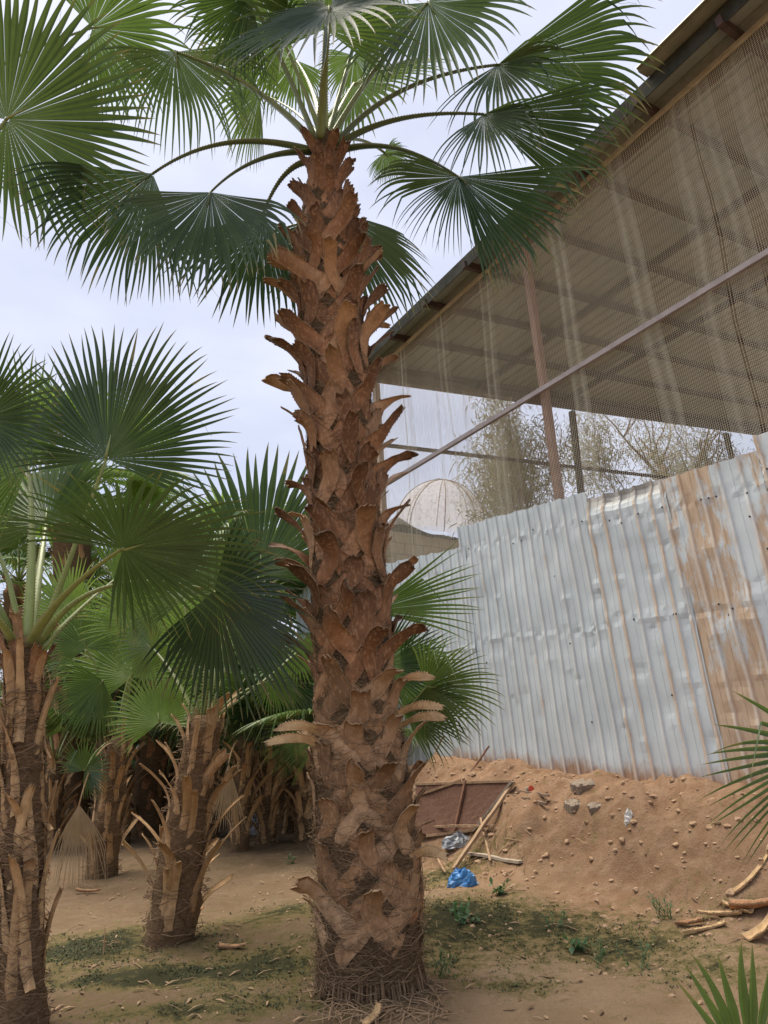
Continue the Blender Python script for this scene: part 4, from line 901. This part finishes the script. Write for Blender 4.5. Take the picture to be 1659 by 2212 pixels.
# net: crossing cords, gathered in folds
net = empty('bird_net', (C0[0], C0[1], C0[2]), 'pale square mesh net hanging in folds over the open shed side', 'net')
r_ = np.random.default_rng(5); folds = []
for u in (868, 965, 1065, 1242, 1425, 1585, 1660, 1780): folds.append(float(N_(u, 800) @ FD))
SPC = .0235; xs = []; a = ac
while a > aN + .1:
    near = min(abs(a - f) for f in folds); st = SPC * (.55 if near < .12 else 1.0); a -= st; xs.append(a)
xs = np.array(xs)
def fold_off(a, z):
    o = .012 * np.sin(a * 7 + z * .6) 
    for i, f in enumerate(folds):
        wob = .05 * np.sin(z * 1.3 + i * 2.1) + .02 * np.sin(z * 4 + i)
        dd_ = a - f - wob * .0; o = o + .012 * np.exp(-(dd_ / .1) ** 2) * np.sin(dd_ * 45 + i)
    return o
def net_xy(a, z):
    wob = np.zeros_like(a + z)
    for i, f in enumerate(folds):
        g = np.exp(-((a - f) / .35) ** 2); wob = wob + g * (.05 * np.sin(z * .8 + i * 2.1) + .012 * np.sin(z * 3.1 + i))
    aa = a + wob; n_ = NC - .01 + fold_off(a, z)
    return aa, n_
ZB = .55
def ribbon(mb, P, r, up):
    tube(mb, P, r, 3, None, cap=False, up=up)
mb = MB()
for a in xs:
    zt = VZ(a) - .03; zz = np.linspace(ZB, zt, 16); aa, n_ = net_xy(np.full(16, a), zz)
    P = FD[None, :] * aa[:, None] + FN[None, :] * n_[:, None]; P[:, 2] = zz; ribbon(mb, P, .0014, FN)
o = mb.build('vertical_cord', M['net'], net); o['kind'] = 'stuff'
mb = MB(); zmax = VZ(aN); zz = ZB; dense = np.concatenate([xs[::2], xs[-1:]])
while zz < zmax:
    am = dense[(VZ(dense) - .03) > zz]
    if len(am) > 3:
        z_ = zz + .012 * np.sin(am * 5) ; aa, n_ = net_xy(am, z_); P = FD[None, :] * aa[:, None] + FN[None, :] * n_[:, None]; P[:, 2] = z_; ribbon(mb, P, .0013, (0, 0, 1))
    zz += SPC
o = mb.build('horizontal_cord', M['net'], net); o['kind'] = 'stuff'
# second net on the low eave wall (plain, seen against the sky)
net2 = empty('bird_net', (C0[0] + .3, C0[1], C0[2]), 'net curtain on the far low side of the shed, seen against the sky', 'net')
mb = MB(); s = .05
while s < 3.2:
    P = []
    for z in np.linspace(.6, RP(ac, s)[2] - .2, 8): p = FD * (ac - .06 + .02 * math.sin(s * 9 + z)) + FN * (NC + s + .02 * math.sin(z * 2 + s * 3)); p[2] = z; P.append(p)
    ribbon(mb, np.array(P), .0012, FD); s += .03 * (.4 if (s % .62) < .1 else 1)
z = .6
while z < RP(ac, 3)[2] - .2:
    P = []
    for s in np.linspace(.05, 3.2, 30): p = FD * (ac - .06 + .02 * math.sin(s * 9 + z)) + FN * (NC + s); p[2] = z; P.append(p)
    ribbon(mb, np.array(P), .0012, (0, 0, 1)); z += .03
o = mb.build('net_cord', M['net'], net2); o['kind'] = 'stuff'

# block wall with dark sheet on its top, and the floral canopy
bwa = ac + .35
wl = on_plane(835, 1150, FD, bwa); wr = on_plane(1030, 1168, FD, bwa); wl[2] = wr[2] = (wl[2] + wr[2]) / 2
bw = empty('block_wall', (wl[0], wl[1], .3), 'low beige block wall behind the net beside the big trunk', 'wall')
mb = MB(); hB = .2; L0 = unit(np.array([wr[0] - wl[0], wr[1] - wl[1], 0])); tot = 3.2; z = wl[2] - .02; row = 0
while z > .35:
    x = -.3 - (.2 if row % 2 else 0)
    while x < tot:
        c = wl * [1, 1, 0] + L0 * (x + .2); c[2] = z - hB / 2; box(mb, c, L0 * .190, FD * (.075 + rng.uniform(-.002, .002)), np.array([0, 0, hB / 2 - .009])); x += .4
    z -= hB; row += 1
mb.build('wall', M['block'], bw)
mb = MB(); c = wl * [1, 1, 0] + L0 * (tot / 2 - .2); c[2] = (wl[2] + .35) / 2 - .02; box(mb, c, L0 * (tot / 2 - .02), FD * .066, np.array([0, 0, (wl[2] - .35) / 2])); mb.build('mortar', M['concrete'], bw)
mb = MB(); NU = 26; V = []
for i in range(NU):
    q = i / (NU - 1); x = q * 1.6; top = .02 + .28 * math.exp(-((x - .28) / .28) ** 2) + .02 * math.sin(x * 13)
    for j in range(5):
        y_ = (j / 4 - .5) * .34; p = wl * [1, 1, 0] + L0 * x - FD * y_; p[2] = wl[2] + top * (1 - abs(j / 4 - .5) * 1.2) - .02 + .01 * math.sin(i * 3 + j * 2); V.append(p)
mb.add(V, grid_faces(NU, 5)); mb.add(np.array(V) - [0, 0, .03], grid_faces(NU, 5)[:, ::-1])
tag(mb.build('tarp', M['dark_tarp'], None, True), 'dark sheet heaped along the top of the block wall', 'tarp')
apex = on_plane(958, 1036, FD, ac + 1.15); yU = float(apex[1]); um = empty('floral_umbrella', apex, 'pale floral umbrella like canopy with thin ribs hanging inside the net', 'umbrella')
rU = abs(at(1050, 1130, yU)[0] - at(850, 1130, yU)[0]) / 2; hU = at(940, 1052, yU)[2] - at(940, 1150, yU)[2]
axT = unit(np.array([.12, -.35, .93])); B = frame(unit(np.cross(axT, (1, 0, 0))), axT)
def upt(th, q, bulge=1.):
    ph = q * 1.62; g = abs(math.sin(th * 4)); return apex + B @ np.array([rU * math.sin(ph) * math.cos(th) * (1 - .10 * g * q), rU * math.sin(ph) * math.sin(th) * (1 - .10 * g * q), -hU * (1 - math.cos(ph)) * bulge - .0])
mb = MB(); V = [[upt(th, q) for th in np.linspace(0, 2 * math.pi, 64, endpoint=False)] for q in np.linspace(.02, 1, 14)]
mb.add(np.array(V).reshape(-1, 3), grid_faces(14, 64, True)); o = mb.build('canopy', M['floral'], um, True)
for k in range(8):
    mb = MB(); tube(mb, [upt(k * math.pi / 4, q) + B @ np.array([0, 0, .004]) for q in np.linspace(.02, 1, 12)], .009, 5); mb.build('rib', M['post_red'], um, True)
mb = MB(); tube(mb, [apex, apex + [0, 0, .5]], .003, 4); mb.build('hanging_string', M['net'], um)

# ------------------------------------------------------------------ wispy trees beyond the shed
def wispy(u, vb, vt, y, hw, label, seed, spread, leafn, lean=0):
    r_ = np.random.default_rng(seed); b = at(u, vb, y); t = at(u + lean, vt, y); b[2] = float(gz(b[0], b[1])); H_ = t[2] - b[2]; px = abs(at(u + 10, 1000, y)[0] - at(u, 1000, y)[0]) / 10
    root = empty('tamarisk_tree', b, label, 'tree', 'wispy trees beyond the shed'); mt = MB(); ml = MB(); tips = []
    def br(p, d, ln, rad, dep):
        n = 5; pts = [p]; 
        for i in range(n): d = unit(d + r_.normal(0, .14, 3) + [0, 0, .06]); p = p + d * ln / n; pts.append(p)
        tube(mt, pts, np.linspace(rad, rad * .55, n + 1), 6 if dep < 2 else 4)
        if dep >= 3: tips.extend(pts[1:]); return
        if dep == 2: tips.extend(pts[3:])
        for i in range(4 if dep < 2 else 4):
            q = pts[r_.integers(2, n + 1)]; br(q, unit(d * .7 + r_.normal(0, .55 * spread, 3) + [0, 0, .25]), ln * r_.uniform(.5, .75), rad * .5, dep + 1)
    br(b, unit(t - b), H_ * .5, hw * px, 0)
    for q in tips:
        for k in range(leafn):
            d = unit(r_.normal(0, 1, 3) + [0, 0, -.2]); p = q + r_.normal(0, .22, 3); l = r_.uniform(.08, .24); s = unit(np.cross(d, r_.normal(0, 1, 3))) * .009
            pm_ = p + d * l * .5 + [0, 0, -.02]; pe = p + d * l + [0, 0, -.08]
            ml.add([p - s, p + s, pm_ + s, pm_ - s, pe], [[0, 1, 2, 3], [3, 2, 4]], (r_.random(), .3, 0))
    mt.build('trunk', M['bark'], root, True); o = ml.build('crown', M['far_leaf'], root); 
wispy(1500, 1060, 760, 15.5, 20, 'leaning grey trunked tree behind the right of the shed', 91, .8, 22, 60)
wispy(1330, 1080, 900, 15., 6, 'wispy olive tree behind the far shed posts', 92, .5, 34, 30)
wispy(1425, 1080, 870, 16.5, 6, 'thin stemmed tree between the two far shed posts', 94, .7, 40, 0)
wispy(1610, 1060, 840, 17.5, 6, 'bare twiggy tree at the right beyond the shed', 95, .8, 16, 0)
wispy(488, 1300, 1085, 24., 3, 'small pale tree far off above the palms', 96, .7, 14, 0)

# ------------------------------------------------------------------ things lying about
def stick(u0, v0, u1, v1, w_, h_, name, label, cat, m='wood', up0=0., up1=0.):
    a = ground(u0, v0) + [0, 0, h_ / 2 + up0]; b = ground(u1, v1) + [0, 0, h_ / 2 + up1]
    mb = MB(); n = 7; t = unit(b - a); s = unit(np.cross(t, (0, 0, 1))); uu = np.cross(s, t); V = []
    for i in range(n):
        c = a + (b - a) * i / (n - 1) + rng.normal(0, .003, 3)
        for (x, y_) in ((-1, -1), (1, -1), (1, 1), (-1, 1)): V.append(c + s * x * w_ / 2 * rng.uniform(.92, 1.05) + uu * y_ * h_ / 2)
    f = grid_faces(n, 4, True).tolist() + [[0, 1, 2, 3], [4 * n - 1, 4 * n - 2, 4 * n - 3, 4 * n - 4]]
    mb.add(V, f); return tag(mb.build(name, M[m]), label, cat)
stick(980, 1885, 1112, 1708, .042, .025, 'wooden_stick', 'long wooden batten leaning up the bank across the debris', 'stick', up1=.06, up0=.02)
stick(935, 1800, 1068, 1796, .03, .02, 'wooden_stick', 'thin batten lying level above the grey plastic bag', 'stick', up0=.05, up1=.03)
stick(1014, 1852, 1126, 1872, .05, .02, 'wooden_plank', 'flat short plank lying at the foot of the bank', 'plank', 'wood_grey', .02, .02)
stick(1118, 1716, 1188, 1728, .022, .02, 'branch', 'upper of two thin brown branches near the red can', 'branch', 'bark', .02, .02)
stick(1112, 1728, 1182, 1745, .026, .022, 'branch', 'lower of two thin brown branches near the red can', 'branch', 'bark', .02, .02)
stick(1060, 1870, 1040, 1790, .018, .014, 'twig', 'dry twig sticking up behind the plank', 'twig', 'wood', .02, .08)
stick(932, 1845, 962, 1892, .014, .012, 'twig', 'thin twig left of the long batten foot', 'twig', 'wood', .05, .02)
# collapsed screen frame
def gp(u, v, e): return ground(u, v) + np.array([0, 0, e])
sc_ = empty('screen_frame', gp(985, 1780, 0), 'collapsed wooden frame with brown screen cloth against the fence', 'screen')
q = [gp(892, 1815, .02), gp(1025, 1798, .02), gp(1110, 1712, .10), gp(900, 1752, .26)]
mb = MB(); V = []
for i in range(11):
    for j in range(9):
        a, b = i / 10, j / 8; p = (q[0] * (1 - a) + q[1] * a) * (1 - b) + (q[3] * (1 - a) + q[2] * a) * b; p = p + [0, 0, -.035 * math.sin(3.14 * a) * math.sin(3.14 * b) + .012 * math.sin(a * 17 + b * 9)]; V.append(p)
mb.add(V, grid_faces(11, 9)); mb.add(np.array(V) - [0, 0, .004], grid_faces(11, 9)[:, ::-1]); mb.build('screen_cloth', M['brown_cloth'], sc_)
for (a, b, w_, m) in [(q[3], q[2], .03, 'wood'), (q[3] * .72 + q[0] * .28 + [0, 0, .02], (q[3] + q[2]) / 2 + [0, 0, .02], .02, 'wood'), (q[1], q[2], .09, 'wood_grey'), (q[0], q[1], .025, 'wood'), (q[0], q[3], .03, 'wood'), ((q[0] * .3 + q[1] * .7) + [0, 0, .02], (q[2] * .55 + q[3] * .45) + [0, 0, .02], .03, 'brownsteel')]:
    mb = MB(); beam(mb, a, b, w_, .022); mb.build('batten', M[m], sc_)
def rod(u0, v0, u1, v1, r, label):
    a = ground(u0, v0) + [0, 0, .01]; b = on_plane(u1, v1, FN, FC - .05); mb = MB(); tube(mb, [a, (a + b) / 2 + [0, 0, -.01], b], r, 6); tag(mb.build('rusty_rod', M['brownsteel']), label, 'rod')
rod(893, 1725, 958, 1590, .008, 'thin dark rod leaning on the fence near the big trunk'); rod(1000, 1692, 1056, 1612, .011, 'thicker rusty rod leaning on the fence right of the thin one')
def crumple(u, v, rx, ry, h, name, label, cat, m, seed, pile=1.):
    g = ground(u, v); r_ = np.random.default_rng(seed); V = []; nu, nv = 28, 12
    for j in range(nv):
        ph = j / (nv - 1) * math.pi * .5
        for i in range(nu):
            th = i / nu * 2 * math.pi; q = 1 + .22 * float(fbm(math.cos(th) * 2.1 + seed, math.sin(th) * 2.1 + ph * 1.5, seed, 4)) 
            k_ = abs(float(vnoise(math.cos(th) * 4 + ph * 3, math.sin(th) * 4 - ph * 2 + seed, 3)))
            rr = math.cos(ph) ** .6 * q; V.append([g[0] + rx * rr * math.cos(th), g[1] + ry * rr * math.sin(th), g[2] - .01 + h * math.sin(ph) * (q - .25 * k_)])
    V = np.array(V) + r_.normal(0, .004, (len(V), 3)); mb = MB(); mb.add(V, grid_faces(nu=nv, nv=nu, wrap=True).tolist() + [[(nv - 1) * nu + i for i in range(nu)]])
    return tag(mb.build(name, M[m]), label, cat)
crumple(1000, 1912, .115, .10, .13, 'plastic_bag', 'crumpled bright blue plastic bag on mossy ground', 'bag', 'blue', 3)
crumple(990, 1828, .15, .09, .11, 'plastic_bag', 'crumpled grey plastic bag under the leaning batten', 'bag', 'palebag', 4)
crumple(548, 1800, .12, .10, .28, 'plastic_bag', 'pale blue and white bag behind the small palms', 'bag', 'palebag', 6)
crumple(1362, 1788, .036, .03, .13, 'paper_cup', 'crushed white paper cup on the bank', 'cup', 'white', 5)
crumple(208, 1590, .10, .1, .3, 'cloth_scrap', 'blue cloth scrap caught among far palms', 'cloth', 'blue', 8)
c = ground(1148, 1712); can = empty('drink_can', c, 'small red can lying on the bank by the branches', 'can'); ad = unit(np.array([.25, -.9, .15])); mb = MB(); cc = c + [0, 0, .028]
tube(mb, [cc, cc - ad * .1], .027, 16); mb.build('can_body', M['concrete'], can, True); mb = MB(); tube(mb, [cc + ad * .001, cc + ad * .004, cc + ad * .006], [.028, .028, .022], 16); mb.build('can_lid', M['red'], can)
def slab(u, v, sx, sy, sz, rz, label):
    g = ground(u, v) - [0, 0, .025]; a = np.array([math.cos(rz), math.sin(rz), .08]) * sx / 2; b = np.array([-math.sin(rz), math.cos(rz), .25]) * sy / 2; n_ = unit(np.cross(a, b)); V = []
    nu = 9
    for i in range(nu):
        for j in range(nu):
            x, y_ = i / (nu - 1) * 2 - 1, j / (nu - 1) * 2 - 1; V.append(g + a * x * (1 - .18 * y_ * y_) + b * y_ * (1 - .15 * x * x) + n_ * (sz / 2 - .25 * sz * (x ** 4 + y_ ** 4) / 2) + rng.normal(0, .004, 3))
    V = np.array(V); mb = MB(); f = grid_faces(nu, nu); mb.add(V, f); mb.add(V - n_ * sz, f[:, ::-1]); m_ = nu * nu; 
    ring = [i * nu for i in range(nu)] + [(nu - 1) * nu + j for j in range(1, nu)] + [i * nu + nu - 1 for i in range(nu - 2, -1, -1)] + [j for j in range(nu - 2, 0, -1)]
    W = np.concatenate([V[ring], (V - n_ * sz)[ring]]); L_ = len(ring); mb.add(W, [[i, i + L_, (i + 1) % L_ + L_, (i + 1) % L_] for i in range(L_)])
    tag(mb.build('concrete_lump', M['concrete']), label, 'rubble', 'broken concrete on the bank')
slab(1262, 1690, .24, .16, .07, .1, 'broad broken concrete lump highest on the bank')
slab(1238, 1735, .13, .14, .07, .3, 'left of two small concrete lumps below the broad one')
slab(1287, 1738, .12, .12, .07, -.2, 'right of two small concrete lumps below the broad one')
def husk(u, v, ln, w_, rz, label, tone=.8, m='strap', bend=.25, name='palm_husk', el=0.0, teeth=True):
    g = ground(u, v); n = 10; t = np.linspace(-.5, .5, n); mb = MB(); s = np.linspace(-1, 1, 5); V = []
    ax = np.array([math.cos(rz), math.sin(rz), el]); sd_ = np.array([-math.sin(rz), math.cos(rz), 0]); D = []
    gzs = [float(gz(*(g + ax * q * ln)[:2])) for q in (-.5, .5)]; sl = (gzs[1] - gzs[0]) / ln
    for q in t:
        for k_ in s:
            ww = w_ * (.55 + .45 * (1 - (q + .5))) ; p = g + ax * q * ln + sd_ * (k_ * ww / 2 + bend * ln * (q * q - .25)) + [0, 0, sl * q * ln + .02 + .3 * ww * k_ * k_ + .05 * ln * (4 * q * q)]
            V.append(p); D.append((tone, .3, .9 if abs(k_) == 1 else .2))
    V = np.array(V) + rng.normal(0, .0015, (len(V), 3)); D = np.array(D); f = grid_faces(n, 5); mb.add(V, f, D); mb.add(V - [0, 0, .008], f[:, ::-1], D)
    ring = [i * 5 for i in range(n)] + [(n - 1) * 5 + j for j in range(1, 5)] + [i * 5 + 4 for i in range(n - 2, -1, -1)] + [3, 2, 1]
    W = np.concatenate([V[ring], V[ring] - [0, 0, .008]]); L_ = len(ring); mb.add(W, [[i, i + L_, (i + 1) % L_ + L_, (i + 1) % L_] for i in range(L_)], np.concatenate([D[ring]] * 2))
    if teeth:
        for k in range(14):
            i = min(n - 1, int(k / 14 * n)); 
            for e, sg in ((V[i * 5], -1), (V[i * 5 + 4], 1)):
                e = e + ax * ln / n * (k / 14 * n - i); mb.add([e - ax * .006, e + ax * .006, e + sg * sd_ * .01, e - [0, 0, .005]], [[0, 1, 2], [1, 0, 3], [0, 2, 3], [2, 1, 3]], (tone, .3, 1))
    return tag(mb.build(name, M[m]), label, 'palm husk', 'cut palm husks on the ground')
husk(1555, 1985, .26, .055, 2.3, 'pale cut husk tilted left, the left of a crossed pair', 1.)
husk(1592, 1972, .2, .05, 2.0, 'pale cut husk, right of the crossed pair', 1.)
husk(1522, 2018, .24, .035, 2.95, 'slim curved husk lying in front of the crossed pair', 1.)
husk(1625, 1900, .28, .045, .1, 'bleached husk high on the bank at the right edge', 1.)
husk(1650, 2012, .28, .07, .5, 'greyish husk at the right edge below the crossed pair', .8)
husk(1640, 1965, .3, .12, -.5, 'broad dark brown husk at the right edge', .0, 'boot')
husk(1490, 2003, .15, .05, 2.7, 'reddish husk left of the slim curved one', .2, 'boot')
husk(500, 2054, .17, .05, -.1, 'reddish brown husk on moss left of the big trunk', .3, 'boot')
husk(395, 1995, .3, .05, .6, 'dark curled husk at the foot of the leaning palm', .1, 'boot', el=.3)
husk(805, 2205, .2, .04, 1.3, 'splintered straw husk in front of the big trunk', 1., 'strap')
husk(190, 1930, .22, .05, .2, 'thin dark husk by the foot of the small red palm', .0, 'boot')
mb = MB(); g = ground(224, 2062); tube(mb, [g - [0, 0, .02], g + [.0, 0, .08], g + [-.005, 0, .17]], [.009, .011, .002], 5, (.95, .3, .5), squash=.4); tag(mb.build('wood_sliver', M['strap']), 'pale pointed wood sliver standing in the moss', 'sliver')

# weeds
def weed(u, v, h, n, label, kind=0, seed=0):
    g = ground(u, v); r_ = np.random.default_rng(seed); root = empty('weed', g, label, 'weed', 'green weeds on the damp ground'); ms = MB(); ml = MB()
    for k in range(n):
        a = r_.uniform(0, 6.28); d = unit(np.array([math.cos(a) * .5, math.sin(a) * .5, 1]) if kind == 0 else np.array([math.cos(a) * .7, math.sin(a) * .7, .8])); hh = h * r_.uniform(.5, 1.1)
        b0 = g + np.array([r_.normal(0, h * .2), r_.normal(0, h * .2), 0]); pts = [b0 + d * hh * q + np.array([0, 0, -.15 * hh * q * q]) for q in np.linspace(0, 1, 5)]
        tube(ms, pts, np.linspace(.0022, .001, 5), 4, (.5, .3, 0))
        for q in range(3, 26 if kind == 0 else 12):
            p = pts[min(4, q % 5)] + (pts[min(4, q % 5)] - pts[max(0, q % 5 - 1)]) * r_.random(); e = unit(r_.normal(0, 1, 3) + [0, 0, .4]); l = r_.uniform(.012, .03) if kind == 0 else r_.uniform(.03, .06); s = unit(np.cross(e, (0, 0, 1))) * l * (.14 if kind == 0 else .28)
            ml.add([p, p + e * l * .5 + s, p + e * l, p + e * l * .5 - s], [[0, 1, 2, 3]], (r_.random(), .3, 0))
    ms.build('stem', M['weed'], root); ml.build('leaf', M['weed'], root)['kind'] = 'stuff'
weed(1440, 1985, .16, 12, 'largest grassy weed tuft at the foot of the bank', 0, 1)
weed(985, 1975, .09, 5, 'broad leaved weed right of the big trunk', 1, 2)
weed(1012, 1998, .1, 5, 'second broad leaved weed just in front of the first', 1, 3)
weed(1195, 2010, .12, 6, 'slender weed in the middle of the mossy ground', 0, 4)
weed(1290, 2075, .12, 6, 'low weed beside the dark moss', 0, 5)
weed(1390, 2085, .16, 5, 'thin upright weed near the seedling', 0, 6)
weed(955, 2105, .13, 6, 'faint weed beside the foot of the big trunk', 0, 7)
weed(1080, 1930, .08, 5, 'small weed behind the blue bag', 1, 8)
weed(1250, 2055, .07, 5, 'round leaved small weed left of the low weed', 1, 9)
weed(630, 1865, .1, 3, 'tiny weed on bare earth left of the big trunk', 1, 10)
